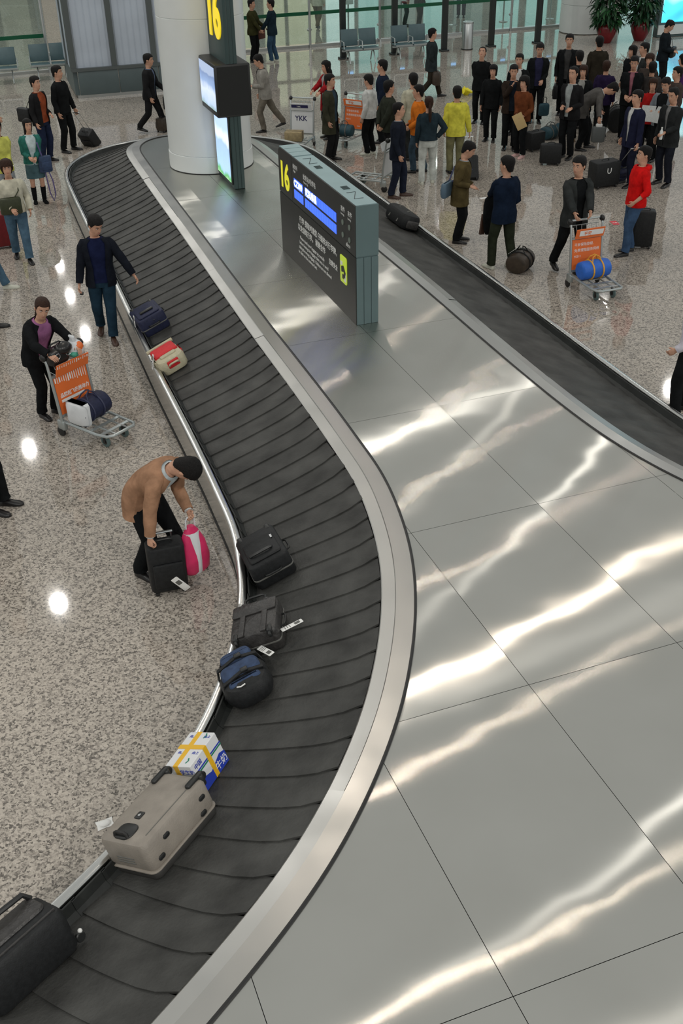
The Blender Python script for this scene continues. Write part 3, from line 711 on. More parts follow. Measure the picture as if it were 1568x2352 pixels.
        # turned edge so the hem reads as thick cloth
        c_, r_, f_, u_ = spine(z0); q = torso_r(z0)
        e1 = garment_ring(c_+u_*.004, r_, f_, q[0]*fat+grow-.012, q[1]*fat+grow-.012, q[2]*fat+grow-.012, n, (g0 if not callable(g0) else g0(0)), 2.35, wr, sd+z0*9)
        g.loft([rings[0], e1], False, False, False)
        if sleeves:
            for s_, sh, el, w2 in ((-1, shL, elL, wL), (1, shR, elR, wR)):
                e2 = el+(w2-el)*(.97 if sleeve >= 1 else sleeve)
                cz, cr, cf, cu_ = spine(1.40); inn_ = cz+cr*s_*.10+cu_*.0
                pts = [inn_, sh*.85+inn_*.15+cu_*.012, sh+(el-sh)*.12, sh+(el-sh)*.32, sh+(el-sh)*.55, sh+(el-sh)*.8, el, el+(e2-el)*.2, el+(e2-el)*.45, el+(e2-el)*.72, e2]
                ra = [.055, .066, .070, .066, .062, .059, .058, .056, .053, .049, .047]
                ra = [r_*(1+(.05*math.sin(i*2.1+sd) if i > 2 else 0))*(.55+.45*fat)*wide for i, r_ in enumerate(ra)]
                g.tube(pts, ra, 11, True, True)
        if hood and sleeves:
            c_, r_, f_, u_ = spine(1.45); g.tube([c_+r_*.07+f_*.02, c_+r_*.10-f_*.06+u_*.01, c_-f_*.13+u_*.0, c_-r_*.10-f_*.06+u_*.01, c_-r_*.07+f_*.02], [.025, .045, .06, .045, .025], 8)
        return g.build(nm, m, root, 60)
    opened = max(gap) > 0
    if opened or vneck: torso_mesh('shirt', sc, .86 if hem > .7 else .84, 1.478, .008, 0, 0, 22)
    vn = vneck or 0
    if opened:
        def gf(t): return gap[0]+(gap[1]-gap[0])*t if t < .88 else (gap[0]+(gap[1]-gap[0])*t)+(t-.88)*1.5
        torso_mesh(top, tc, hem, 1.468, .024, gf, 0, 26, True, .022)
    elif vn:
        torso_mesh(top, tc, hem, 1.468, .022, lambda t: .02+max(0, (t-(1-vn))/vn)*.75, 0, 26, True, .022)
    else:
        torso_mesh(top, tc, hem, 1.482, .020, .0, .0, 26, True, .022)
    if cuff:
        g = MB()
        for el, w2 in ((elL, wL), (elR, wR)): g.tube([el+(w2-el)*.9, el+(w2-el)*1.03], .038, 9)
        g.build('cuff', cuff, root)
    # ---- legs
    g = MB()
    if skirt:
        rings = []
        for z, e_ in ((.98, 0), (.88, .012), (.72, .02), (.56, .022)):
            q = torso_r(max(z, .86)); c_ = Vector((0, 0, z))+pel; rings.append(ering(c_, Vector((1, 0, 0)), Vector((0, 1, 0)), q[0]+e_, q[1]+e_, q[2]+e_, 22))
        g.loft(rings[::-1], True, False); g.build('skirt', skirt, root, 60)
    else:
        rings = []
        for z in (1.0, .93, .87, .82, .79):
            c_, r_, f_, u_ = spine(z); q = torso_r(max(z, .80)); sh_ = 1 if z > .84 else .93
            rings.append(ering(c_, r_, f_, (q[0]*fat+.006)*sh_, (q[1]*fat+.004)*sh_, (q[2]*fat+.002)*sh_, 20))
        g.loft(rings[::-1], True, True)
        for s_, hp_, kn_, an_ in ((-1, hpL, knL, anL), (1, hpR, knR, anR)):
            p0 = hp_+Vector((s_*.0, 0, .03)); lo = an_+(kn_-an_)*.06
            pts = [p0, p0+(kn_-p0)*.25, p0+(kn_-p0)*.55, p0+(kn_-p0)*.85, kn_, kn_+(lo-kn_)*.2, kn_+(lo-kn_)*.5, kn_+(lo-kn_)*.8, kn_+(lo-kn_)*.95, lo+Vector((0, .012, -.03))]
            ra = [.094*fat**.5, .094*fat**.5, .086, .077, .072, .070, .067, .064, .066, .066]
            ra = [r_*(1+(.035*math.sin(i*2.3+sd+s_) if i > 1 else 0))*wide for i, r_ in enumerate(ra)]
            g.tube(pts, ra, 12, True, True)
        g.build('trousers', pc, root, 60)
    # ---- shoes
    for s_, f_, tt, an_, kn_ in ((-1, fL, tL, anL, knL), (1, fR, tR, anR, knR)):
        g = MB(); rz = Matrix.Rotation(R(tt), 3, 'Z'); o_ = Vector((an_.x, an_.y+.03, max(an_.z-.085, 0)))
        pitch = Matrix.Rotation(-min(f_[2]*3.0, .8), 3, 'X'); rings = []
        for y, w_, z1 in ((-.088, .022, .05), (-.075, .034, .072), (-.03, .038, .078), (.03, .040, .068), (.09, .046, .050), (.14, .043, .042), (.17, .030, .034), (.183, .012, .022)):
            rings.append([o_+rz @ (pitch @ Vector((w_*sx, y, zz))) for sx, zz in ((-1, .004), (-1, z1*.45), (-.75, z1*.9), (0, z1), (.75, z1*.9), (1, z1*.45), (1, .004), (0, .0))])
        g.loft(rings, True, True)
        if boots: g.tube([an_+Vector((0, 0, -.02)), an_+(kn_-an_)*.3, an_+(kn_-an_)*.72], [.05, .054, .060], 10)
        g.build('boot' if boots else 'shoe', boots or shoe, root, 60)
    MW = Matrix.Translation((*pos[:2], 0)) @ Matrix.Rotation(R(yaw), 4, 'Z') @ Matrix.Scale(k, 4)
    def W(v): return MW @ Vector(v)
    info = dict(root=root, hl=W(hands[0]), hr=W(hands[1]), W=W, sh=W(shR), shl=W(shL), chest=W(SP(1.2, 0, .13)), back=W(SP(1.2, 0, -.14)), SP=lambda z, x, y: W(SP(z, x, y)), yaw=yaw, MW=MW, k=k)
    return info
BK = cloth(.009, .010, .011); BK2 = cloth(.014, .014, .015); NV = cloth(.012, .016, .030); JN = cloth(.035, .075, .125); JN2 = cloth(.07, .13, .19); CH = cloth(.030, .033, .033)
KH = cloth(.20, .19, .10); WH = cloth(.55, .56, .55); CR = cloth(.52, .50, .40); OLV = cloth(.085, .065, .028); RD = cloth(.62, .010, .010); OR = cloth(.62, .17, .02); YE = cloth(.62, .58, .07)
WSH = mat('white_shoe', (.55, .56, .48), .5); BSH = mat('brown_shoe', (.06, .03, .02), .45); PSH = mat('pink_shoe', (.60, .38, .36), .5)
STL = dict(fL=(-.10, .30, 0), fR=(.09, -.30, .06)); STR = dict(fL=(-.09, -.30, .06), fR=(.10, .30, 0))
FRONT = dict(aL=(-.06, .25, 1.02), aR=(.08, .26, 1.04)); BACK = dict(aL=(-.08, -.20, .92), aR=(.08, -.20, .92), eL=(-1, -.3, 0), eR=(1, -.3, 0))
G = 'travellers waiting around the carousel'
def pp(label, pos, yaw, h, **kw): return person(label, pos, yaw, h, group=G, **kw)
# left of the carousel
p_bag = pp('person in open black jacket over rust shirt with a black shoulder bag', (-6.487, 24.469), -115, 1.72, tc=BK2, sc=cloth(.26, .06, .025), pc=cloth(.015, .022, .05), gap=(.45, .5), aL=(-.1, .18, 1.02))
p_blk = pp('person all in black pulling a tilted wheeled bag', (-6.191, 25.335), -112, 1.77, tc=BK, pc=BK, hem=.84, fL=(-.16, .06, 0), fR=(.15, 0, 0), aL=(-.26, .14, .84), hyaw=12, sleeve=1)
p_teal = pp('person in teal cardigan, denim skirt and black boots', (-5.942, 21.325), -158, 1.53, tc=cloth(.03, .15, .125), sc=cloth(.5, .6, .62), gap=(.1, .5), hem=.88, skirt=cloth(.07, .13, .15), boots=BK, hair='long', aL=(-.03, .24, 1.03), aR=(.1, .25, 1.05), hyaw=10)
pp('person in long black coat at the left edge beyond the yellow sweater', (-7.771, 24.896), -60, 1.76, tc=BK, pc=BK, hem=.42, wide=1.1, aR=(.45, .1, .95), eR=(1, 0, .2))
p_yel = pp('person in yellow-green sweater holding a white slip at the left edge', (-6.402, 20.830), -140, 1.62, tc=cloth(.52, .53, .12), pc=cloth(.24, .26, .28), aL=(-.02, .27, 1.02), aR=(.12, .26, 1.0), hair='bob')
p_crm = pp('person in cream sweater and jeans with a dark green cross-body bag', (-5.467, 17.945), -160, 1.62, tc=CR, pc=JN2, hair='curly', hm=M_hairb, hem=.90, fL=(-.10, .22, 0), fR=(.09, -.2, .02), aL=(-.26, .12, .92), aR=(.05, .24, 1.0), wide=1.12)
pp('person in light jeans and pale sneakers stepping in at the left edge', (-5.729, 16.481), -92, 1.72, tc=cloth(.2, .2, .2), pc=JN2, shoe=WSH, fL=(-.1, .34, 0), fR=(.1, -.2, .05))
pp('person in black trousers and shoes at the left edge below the sneakers', (-5.320, 14.829), -85, 1.70, tc=BK, pc=BK, fL=(-.1, .2, 0), fR=(.1, .02, 0))
pp('person in dark coat standing at the left edge below the orange trolley', (-3.884, 9.855), -100, 1.70, tc=BK, pc=BK, hem=.6, fL=(-.1, .16, 0), fR=(.1, .12, 0))
p_navy = pp('person in open navy jacket walking beside the belt looking at bags', (-3.372, 14.514), -168, 1.74, tc=cloth(.010, .012, .018), sc=cloth(.010, .014, .045), pc=cloth(.014, .034, .055), shoe=BSH, gap=(.35, .5), hem=.80, fL=(-.06, .20, 0), fR=(.10, -.16, .05), aL=(-.46, .16, .93), aR=(.30, .10, .86), hyaw=32, hpitch=26, curl=.5)
p_cartL = pp('person in black jacket over purple top leaning on an orange-panelled trolley', (-3.70, 12.06), -127, 1.60, lean=26, tc=BK, sc=cloth(.30, .12, .25), pc=BK, gap=(.25, .55), hair='pony', hm=M_hairb, aL=('w', (-3.157, 11.809, 1.050)), aR=('w', (-3.424, 11.519, 1.080)), eL=(-1, -.2, -.2), eR=(1, -.2, -.2), hpitch=-8, hyaw=-30, hip=(0, -.05), drop=.02)
p_tan = pp('person in tan jacket bending over a black suitcase beside the carousel', (-1.821, 8.612), -118, 1.72, lean=56, hip=(0, -.12), drop=.03, tc=cloth(.34, .19, .115), sc=cloth(.5, .56, .58), pc=BK, gap=(.25, .45), hem=.74, cuff=WH, wide=1.12, fat=1.06, aR=('w', (-1.812, 8.225, 0.660)), aL=('w', (-1.472, 8.525, 0.780)), fL=(-.22, .20, 0), fR=(.16, -.12, 0), hpitch=24, hyaw=8, cR=.9, cL=1.2, eR=(.6, -1, .2), eL=(-.6, -1, .2), sleeve=1)
p_run = pp('person in dark suit striding past behind the carousel end with a bag', (-4.433, 27.022), -98, 1.74, tc=BK2, pc=BK2, gap=(.1, .25), sc=cloth(.10, .13, .2), aL=(-.12, .34, .95), lean=4, **STL)
# beyond the glass
p_gl1 = pp('person in olive jacket standing by the glass holding a reddish bag', (-2.471, 36.050), -110, 1.72, tc=cloth(.04, .04, .015), pc=BK, aL=(-.1, .34, 1.02), aR=(.1, .3, .95))
p_gl2 = pp('person in dark jumper and jeans facing the olive jacket by the glass', (-1.873, 35.963), 85, 1.72, tc=cloth(.012, .025, .035), pc=JN, aL=(-.1, .3, .95), aR=(.1, .33, 1.02), fL=(-.1, .06, 0), fR=(.1, -.08, 0), shoe=WSH)
pp('person in khaki trousers and pale top walking far beyond the glass', (-0.504, 42.387), -20, 1.72, tc=CR, pc=cloth(.12, .09, .05), **STL)
pp('person in black with a red and orange top beyond the glass', (3.192, 41.919), -60, 1.70, tc=BK, sc=cloth(.7, .10, .02), pc=BK, gap=(.1, .6), fL=(-.16, .1, 0), fR=(.16, -.1, 0))
pp('person in dark red standing beyond the glass by the second display', (2.724, 42.579), -90, 1.70, tc=cloth(.2, .01, .02), pc=BK)
pp('person in dark trousers beyond the glass by the third display', (4.983, 44.398), 170, 1.70, tc=BK, pc=cloth(.02, .02, .04))
# behind the carousel, centre
p_gry = pp('person in pale grey suit striding left behind the sign', (-1.649, 26.890), 100, 1.70, lean=7, tc=cloth(.26, .25, .225), sc=cloth(.05, .05, .05), pc=cloth(.14, .125, .10), gap=(.05, .15), aL=(-.1, .3, 1.08), hpitch=14, fL=(-.10, .10, 0), fR=(.09, -.42, .10))
p_red = pp('person in red coat pushing the white advert trolley', (-0.131, 26.085), 118, 1.64, tc=cloth(.27, .012, .016), sc=cloth(.3, .3, .3), pc=BK, gap=(.0, .3), vneck=.3, hair='long', hem=.66, aL=('w', (-0.513, 25.193, 1.000)), aR=('w', (-0.628, 25.569, 1.000)), hpitch=8)
p_olv = pp('person in dark olive overcoat standing behind the information sign', (-0.063, 24.053), -112, 1.72, tc=cloth(.040, .040, .026), sc=cloth(.03, .05, .07), pc=BK2, gap=(.3, .4), hem=.60, fat=1.05)
pp('person in white jacket, black trousers and white shoes', (0.802, 24.493), 58, 1.62, tc=WH, pc=BK, shoe=WSH, hem=.86, hpitch=10)
p_crt = pp('person in navy jumper standing behind the white jacket', (1.134, 25.551), 75, 1.72, tc=cloth(.012, .018, .035), pc=BK)
pp('person in dark green jacket with hands behind the back', (1.169, 23.251), -68, 1.72, tc=cloth(.028, .032, .024), pc=BK2, sc=BK, wide=1.08, **BACK)
p_bld = pp('person in dark navy suit beside the loose trolley looking right', (1.253, 21.186), -98, 1.71, tc=cloth(.012, .015, .024), sc=cloth(.2, .22, .25), pc=cloth(.014, .018, .032), hair='thin', shoe=BSH, gap=(.0, .12), fL=(-.1, .12, 0), fR=(.1, -.1, 0), hem=.76)
pp('person in cream jacket seen from behind the orange sweater', (1.726, 23.964), 15, 1.72, tc=cloth(.50, .49, .38), pc=CH)
pp('person in orange sweater and jeans looking left', (1.766, 22.962), 70, 1.68, tc=OR, pc=cloth(.045, .075, .105), hem=.82, hyaw=14, aL=(-.2, .12, .98), aR=(.05, .22, 1.0), fL=(-.08, .08, 0), fR=(.08, -.12, 0))
pp('person in dark denim jacket and white trousers with hand on hip', (1.916, 22.128), 4, 1.62, tc=cloth(.020, .034, .044), pc=cloth(.52, .55, .52), shoe=WSH, hair='pony', hm=M_hairb, hem=.93, aR=(.19, -.03, .98), eR=(1, -.35, -.1), fL=(-.13, -.05, 0), fR=(.13, .06, 0))
p_yj = pp('person in yellow jacket seen from behind pulling a dark trolley case', (2.555, 22.857), 4, 1.66, tc=YE, pc=KH, hem=.80, wide=1.12, fat=1.08, aR=(.30, -.02, .83))
p_wlk = pp('person in dark suit walking right with a large brown bag', (2.665, 30.288), -80, 1.68, tc=cloth(.022, .030, .032), pc=cloth(.03, .025, .018), hem=.74, aR=(.12, .05, .86), **STL)
p_olb = pp('person in olive blazer with blue shoulder strap reaching out a hand', (2.187, 18.424), -98, 1.66, lean=6, tc=OLV, sc=cloth(.25, .27, .28), pc=BK, gap=(.0, .1), hem=.70, fat=1.06, wide=1.08, aR=('w', (2.317, 18.248, 1.030)), eR=(.3, -1, -.3), hpitch=20, hyaw=-6, curl=.2, aL=(-.12, .20, 1.0))
p_nvb = pp('person in navy jacket seen from behind with a black coat over the arm', (2.749, 17.051), 28, 1.74, tc=cloth(.008, .015, .032), pc=cloth(.022, .027, .017), shoe=WSH, aL=('w', (2.556, 17.554, 1.050)), aR=(.14, .16, .98), hem=.78, wide=1.08, fL=(-.15, .08, 0), fR=(.14, -.10, 0), hyaw=24)
p_crtR = pp('person in charcoal suit pushing the trolley with a blue duffel', (3.83, 16.72), -161, 1.80, tc=CH, sc=BK, pc=BK, gap=(.18, .35), hem=.78, aR=('w', (3.727, 15.972, 1.050)), aL=('w', (3.965, 16.148, 1.050)), eR=(1, -.5, 0), eL=(-1, -.5, 0), hyaw=-62, hpitch=6, fL=(-.1, .08, 0), fR=(.12, -.28, .05))
p_rh = pp('person in bright red hooded top and jeans with hands on hips', (5.040, 17.642), 98, 1.70, lean=-4, tc=RD, pc=cloth(.045, .085, .16), hood=True, hem=.84, aL=(-.21, .10, .95), eL=(-.6, -1, 0), aR=(.20, -.06, 1.0), eR=(.8, -1, 0), sleeve=.45, fL=(-.12, .14, 0), fR=(.10, -.04, 0), wide=1.06)
pp('person in white shirt and black trousers at the right edge', (4.267, 11.725), 62, 1.70, tc=cloth(.56, .54, .60), pc=BK, hem=.92, aL=(-.3, .12, .98), fL=(-.18, .06, 0), fR=(.16, 0, 0))
# crowd on the right
pp('person in black looking up at the left of the crowd', (3.609, 27.281), 160, 1.66, tc=BK, pc=BK, hpitch=-24, hair='thin', **BACK)
pp('person in plain black top, second from the left of the crowd', (3.651, 25.497), 160, 1.58, tc=BK, pc=BK, hair='bob', aR=(.24, .1, .86))
pp('person in dark brown jacket with hand at the chin in the crowd', (3.985, 24.689), 172, 1.72, tc=cloth(.026, .018, .014), pc=BK, sc=cloth(.014, .02, .03), gap=(.2, .3), aR=(.02, .20, 1.40), eR=(.5, .2, -1), hpitch=8)
pp('person in black suit with white shirt behind the brown jacket', (4.321, 26.063), 160, 1.70, tc=BK, pc=BK, sc=WH, gap=(.15, .4))
p_env = pp('person in russet jacket and pink shoes holding a buff envelope', (4.121, 24.029), 135, 1.60, tc=cloth(.13, .040, .016), pc=BK, shoe=PSH, hair='curly', hem=.84, aL=(-.18, .18, .98), aR=(.0, .22, 1.0))
p_blb = pp('person in black suit with indigo shirt holding a small blue bag', (4.986, 27.226), 172, 1.74, tc=BK, pc=BK, sc=cloth(.025, .025, .06), gap=(.3, .4), aL=(-.1, .24, 1.0), hpitch=14)
p_tall = pp('tall person in long black coat holding a briefcase', (5.835, 27.976), 165, 1.80, tc=BK, pc=BK, sc=cloth(.05, .05, .05), gap=(.1, .3), hem=.45, wide=1.08, fL=(-.12, .2, 0))
pp('person in black with white collar facing away near the tall coat', (5.814, 26.573), 12, 1.66, tc=BK, sc=WH, pc=BK)
pp('person in dark brown coat facing away towards the plants', (6.574, 27.955), 4, 1.74, tc=cloth(.030, .025, .018), pc=BK, hem=.55)
pp('person in black cardigan with brown fringe behind the tied suit', (5.643, 25.236), 158, 1.58, tc=BK, sc=cloth(.3, .3, .28), pc=BK, gap=(.1, .35), hair='bob', hm=M_hairb, shoe=mat('tan_shoe', (.45, .22, .05), .5))
p_tie = pp('person in open black suit and grey shirt standing by a black case', (5.122, 23.840), 140, 1.80, tc=BK2, sc=cloth(.3, .33, .33), pc=BK, gap=(.12, .3), hair='thin', hem=.80, aL=(-.14, .2, 1.05), aR=(.05, .24, 1.08))
pp('person in purple jumper facing away behind the bending grey jacket', (6.245, 25.625), -25, 1.60, tc=cloth(.022, .014, .045), pc=BK, hm=M_hairb)
p_bend = pp('person in grey jacket bending down to lift a white-topped bag', (5.658, 24.571), -100, 1.72, lean=62, hip=(0, -.10), drop=.03, tc=cloth(.085, .080, .075), sc=WH, pc=BK, gap=(.1, .2), hem=.74, wide=1.08, fat=1.05, aR=('w', (5.767, 23.750, 0.620)), aL=('w', (5.886, 23.884, 0.660)), hpitch=6, fL=(-.14, .1, 0), fR=(.14, -.1, 0))
pp('person in black suit with pink tie in the middle of the crowd', (6.751, 25.182), 160, 1.76, tc=BK, sc=cloth(.30, .12, .15), pc=BK, gap=(.05, .14), fat=1.08, aL=(-.05, .24, 1.0), aR=(.08, .25, 1.02), hpitch=12)
pp('person in dark top at the back of the crowd under the second plant', (7.317, 27.576), 120, 1.58, tc=BK, pc=BK, hair='bob')
pp('person in dark jacket with white collar at the back of the crowd', (7.487, 27.181), 98, 1.70, tc=CH, sc=WH, pc=BK, gap=(.1, .4))
pp('person in brown top behind the pink tie suit', (7.401, 26.303), 150, 1.60, tc=cloth(.05, .04, .035), pc=BK, hair='curly', hm=M_hairb)
pp('person in grey-brown jacket facing away behind the red top', (7.198, 25.256), -10, 1.62, tc=cloth(.045, .04, .038), pc=BK)
pp('person in red top in the crowd behind the navy suit', (6.835, 23.782), 165, 1.56, tc=cloth(.35, .012, .012), pc=BK, hair='bob', hm=M_hairb)
p_nst = pp('person in navy suit holding the handle of a trolley case', (5.968, 21.721), 118, 1.74, tc=cloth(.013, .015, .036), sc=WH, pc=cloth(.012, .013, .026), gap=(.0, .2), hem=.76, fat=1.05, aL=(-.30, .12, .84), fL=(-.16, .08, 0), fR=(.16, -.02, 0))
p_news = pp('person in grey shirt and dark waistcoat reading a newspaper', (6.988, 23.336), 142, 1.66, tc=cloth(.16, .18, .20), sc=BK, pc=BK, gap=(.4, .5), aL=(-.14, .30, 1.16), aR=(.16, .30, 1.16), hpitch=18)
p_chs = pp('person in charcoal suit holding a white bottle at the right edge of the crowd', (6.681, 21.695), 128, 1.78, tc=cloth(.022, .024, .025), sc=cloth(.2, .2, .2), pc=cloth(.013, .015, .022), gap=(.0, .12), hair='thin', hem=.74, aL=(-.12, .30, 1.05), hpitch=14, fL=(-.16, .06, 0))
pp('person in brown jacket at the right edge of the crowd', (7.480, 24.297), 100, 1.68, tc=cloth(.06, .045, .04), pc=BK)
p_scr = pp('person in dark suit with a shoulder bag standing before the glowing blue screen', (8.918, 30.444), -112, 1.72, tc=cloth(.010, .014, .018), pc=BK, sc=WH, hpitch=28, aL=(-.1, .24, 1.05), aR=(.12, .26, 1.05))
pp('person in violet top at the far right edge of the crowd', (8.169, 26.218), 70, 1.60, tc=cloth(.06, .02, .09), pc=BK, hair='bob')

# ------------------------------------------------------------ luggage
def belt_frame(x, y, yaw=0., dz=.014):
    p = Vector((x, y)); i = min(range(NC), key=lambda q: (C0[q]-p).length_squared); n = NRM[i]; d = (p-C0[i]).dot(n)
    tg = Vector((n.y, -n.x)); al = math.atan2(ZI-ZO, BW)
    X = Vector((-tg.x, -tg.y, 0)); Y = -Vector((n.x*math.cos(al), n.y*math.cos(al), -math.sin(al))); Z = X.cross(Y)
    return basis(X, Y, Z, (x, y, bz(d)+dz)) @ Matrix.Rotation(R(yaw), 4, 'Z')
def FL(pos, yaw, z=0., tilt=0.): return Matrix.Translation((pos[0], pos[1], z)) @ Matrix.Rotation(R(yaw), 4, 'Z') @ Matrix.Rotation(R(tilt), 4, 'X')
M_ny = mat('black_nylon', (.013, .014, .015), .55, var=.25, vscale=30, bump=.10, bscale=90, spec=.3); M_nv = mat('navy_nylon', (.018, .022, .055), .6, var=.2, vscale=30, bump=.12, bscale=90, spec=.3)
M_lea = mat('grey_black_leather', (.035, .033, .032), .42, var=.3, vscale=18, bump=.4, bscale=30); M_chr = mat('bright_metal', (.7, .7, .7), .2, 1.0)
M_tau = mat('taupe_fabric', (.27, .24, .205), .55, var=.13, vscale=7, bump=.15, bscale=90); M_zip = mat('zip_grey', (.12, .12, .11), .5)
M_blu = mat('blue_nylon', (.02, .13, .56), .55, var=.12, vscale=12, bump=.3, bscale=30); M_yst = mat('yellow_strap', (.75, .36, .03), .5)
M_brn = mat('brown_leather', (.040, .028, .018), .5, var=.3, vscale=14); M_den = mat('blue_denim', (.030, .055, .12), .8, var=.25, vscale=20); M_grn = mat('dark_green_nylon', (.035, .042, .018), .6, var=.2, vscale=20)
M_tealb = mat('teal_nylon', (.012, .055, .075), .6, var=.2, vscale=20); M_dkred = mat('dark_red_nylon', (.16, .006, .010), .55, var=.15, vscale=20)
def hoop(b, c, ax, up, wd, ht, r=.011, n=8):
    c = Vector(c); ax = Vector(ax); up = Vector(up)
    b.tube([c-ax*wd/2, c-ax*wd*.47+up*ht*.75, c-ax*wd*.3+up*ht, c+ax*wd*.3+up*ht, c+ax*wd*.47+up*ht*.75, c+ax*wd/2], r, 6)
def luggage_tag(root, M_loc):
    b = MB(); b.T = M_loc; b.rbox((0, .0, .002), (.055, .20, .004), .006, 2, .001); o = b.build('luggage_tag', M_paper, root)
    b = MB(); b.T = M_loc; b.box((0, .05, .0045), (.035, .05, .001))
    for k in range(3): b.box((0, -.02-.022*k, .0045), (.04, .006, .001))
    b.build('tag_print', M_zip, o, 0)
def flat_case(label, M, L, W, T, m, trim=M_black, name='suitcase', cat='suitcase', pocket=True, wheel_end=-1, group='bags riding on the carousel'):
    t = thing(name, label, cat, mtx=M, group=group)
    b = MB(); b.rbox((0, 0, T/2), (L, W, T), .05, 4, .03); b.build('shell', m, t)
    b = MB(); b.rbox((0, 0, T*.42), (L+.008, W+.008, .016), .052, 4, .003); b.build('zip_band', M_zip if m != M_zip else trim, t)
    if pocket:
        b = MB(); b.rbox((.06*-wheel_end, 0, T+.010), (L*.62, W*.78, .024), .03, 3, .012); b.build('pocket', m, t)
    b = MB(); hoop(b, (-wheel_end*L/2, 0, T*.55), (0, 1, 0), (-wheel_end, 0, .1), .16, .04, .011); b.build('end_handle', trim, t)
    b = MB(); hoop(b, (0, W/2, T*.55), (1, 0, 0), (0, 1, .1), .16, .035, .010); b.build('side_handle', trim, t)
    for s_ in (-1, 1):
        b = MB(); b.wheel((wheel_end*(L/2+.012), s_*W*.36, T*.86), .030, .026, (0, 1, 0)); b.build('wheel', trim, t)
        b = MB(); b.rbox((wheel_end*(L/2-.03), s_*W*.36, T*.93), (.09, .05, .05), .015, 2); b.build('wheel_housing', trim, t)
    return t
# on the left belt, far to near
c1 = flat_case('navy suitcase lying on the belt beside the walking navy jacket', belt_frame(*(-2.569, 13.815, 0.520)[:2], 6), .52, .40, .27, M_nv)
b = MB(); b.rbox((.10, 0, .305), (.05, .20, .03), .012, 2); b.build('grab_handle', M_black, c1); luggage_tag(c1, Matrix.Translation((.02, -.21, .2)) @ Matrix.Rotation(R(70), 4, 'X'))
b = MB(); b.lathe([(.022, 0), (.024, .004), (.014, .008)], (.25, .02, .20), 12); b.build('emblem', M_chr, c1)
M_crs = mat('cream_canvas', (.50, .46, .32), .7, var=.12, vscale=14, bump=.3); M_rds = mat('red_canvas', (.60, .015, .02), .65, var=.1, vscale=14, bump=.3)
M = belt_frame(*(-2.155, 12.535, 0.520)[:2], 8); t = thing('travel_bag', 'red and cream travel bag lying on the belt', 'bag', mtx=M, group='bags riding on the carousel')
b = MB(); b.rbox((.02, 0, .11), (.44, .38, .22), .09, 5, .05); b.build('body', M_crs, t)
b = MB(); b.rbox((-.05, 0, .215), (.26, .33, .06), .03, 3, .02); b.build('top_flap', M_rds, t)
b = MB(); b.tube([(-.22, -.19, .22), (-.22, .19, .22)], .026, 8); b.build('rolled_edge', M_crs, t)
b = MB(); b.rbox((.12, 0, .225), (.07, .22, .03), .02, 3, .01); b.build('strap_pad', M_crs, t)
b = MB(); b.rbox((.235, 0, .14), (.03, .16, .10), .012, 2); b.build('front_patch', M_rds, t)
b = MB(); hoop(b, (.245, 0, .13), (0, 1, 0), (.5, 0, .5), .13, .07, .013); b.build('carry_loop', M_crs, t)
for s_ in (-1, 1):
    b = MB(); b.rbox((.03, s_*.185, .15), (.16, .03, .10), .02, 2, .012); b.build('side_pocket', M_rds if s_ > 0 else M_crs, t)
luggage_tag(t, Matrix.Translation((.03, -.2, .2)) @ Matrix.Rotation(R(60), 4, 'X'))
c3 = flat_case('black suitcase on the belt nearest the bending tan jacket', belt_frame(*(-0.666, 8.014, 0.550)[:2], 12), .56, .40, .27, M_ny)
b = MB(); hoop(b, (.12, -.02, .285), (0, 1, .0), (.6, 0, .5), .22, .06, .014); b.build('grab_handle', M_black, c3)
b = MB(); b.box((-.02, .13, .30), (.05, .018, .004)); b.build('maker_plate', M_chr, c3, 0)
c4 = flat_case('dark grey wheeled case with pull handle and white tag on the belt', belt_frame(*(-0.679, 6.995, 0.560)[:2], 4), .46, .42, .24, M_lea, pocket=False, wheel_end=1)
for s_ in (-1, 1):
    b = MB(); b.rbox((0, s_*.10, .245), (.46, .05, .016), .008, 2, .004); b.build('strap_seam', M_lea, c4)
b = MB(); b.rbox((-.13, 0, .247), (.16, .40, .016), .02, 2, .006); b.build('flap', M_lea, c4)
b = MB(); hoop(b, (-.21, 0, .235), (0, 1, 0), (-1, 0, .1), .20, .085, .012); b.build('pull_handle', M_black, c4)
luggage_tag(c4, Matrix.Translation((.12, .31, .13)) @ Matrix.Rotation(R(28), 4, 'Z') @ Matrix.Rotation(R(-8), 4, 'X'))
M = belt_frame(*(-0.759, 6.358, 0.500)[:2], 30); t = thing('backpack', 'blue and black backpack lying on the belt behind the grey case', 'backpack', mtx=M, group='bags riding on the carousel')
b = MB(); b.rbox((.05, 0, .115), (.44, .40, .23), .15, 6, .08); b.rbox((-.19, .01, .13), (.22, .34, .20), .09, 5, .07); b.build('body', M_ny, t)
b = MB(); b.rbox((.0, 0, .215), (.19, .33, .09), .06, 5, .04); b.build('front_pocket', M_den, t)
b = MB(); b.rbox((-.20, .01, .215), (.15, .27, .08), .06, 5, .035); b.build('lid_pocket', M_den, t)
b = MB(); b.rbox((.15, 0, .20), (.09, .28, .07), .04, 4, .03); b.build('base_pocket', M_den, t)
for x_ in (-.125, .10):
    b = MB(); b.tube([(x_, -.20, .10), (x_, -.17, .22), (x_, 0, .262), (x_, .17, .22), (x_, .20, .10)], .022, 6, flat=.5); b.build('compression_strap', M_ny, t)
    b = MB(); b.rbox((x_, .03, .272), (.05, .06, .02), .006, 2); b.build('buckle', M_black, t)
b = MB(); b.tube([(.21, -.08, .224), (.225, -.05, .222), (.22, -.01, .224)], .006, 5); b.build('swoosh_mark', M_paper, t)
luggage_tag(t, Matrix.Translation((-.22, .25, .12)) @ Matrix.Rotation(R(-70), 4, 'Z'))
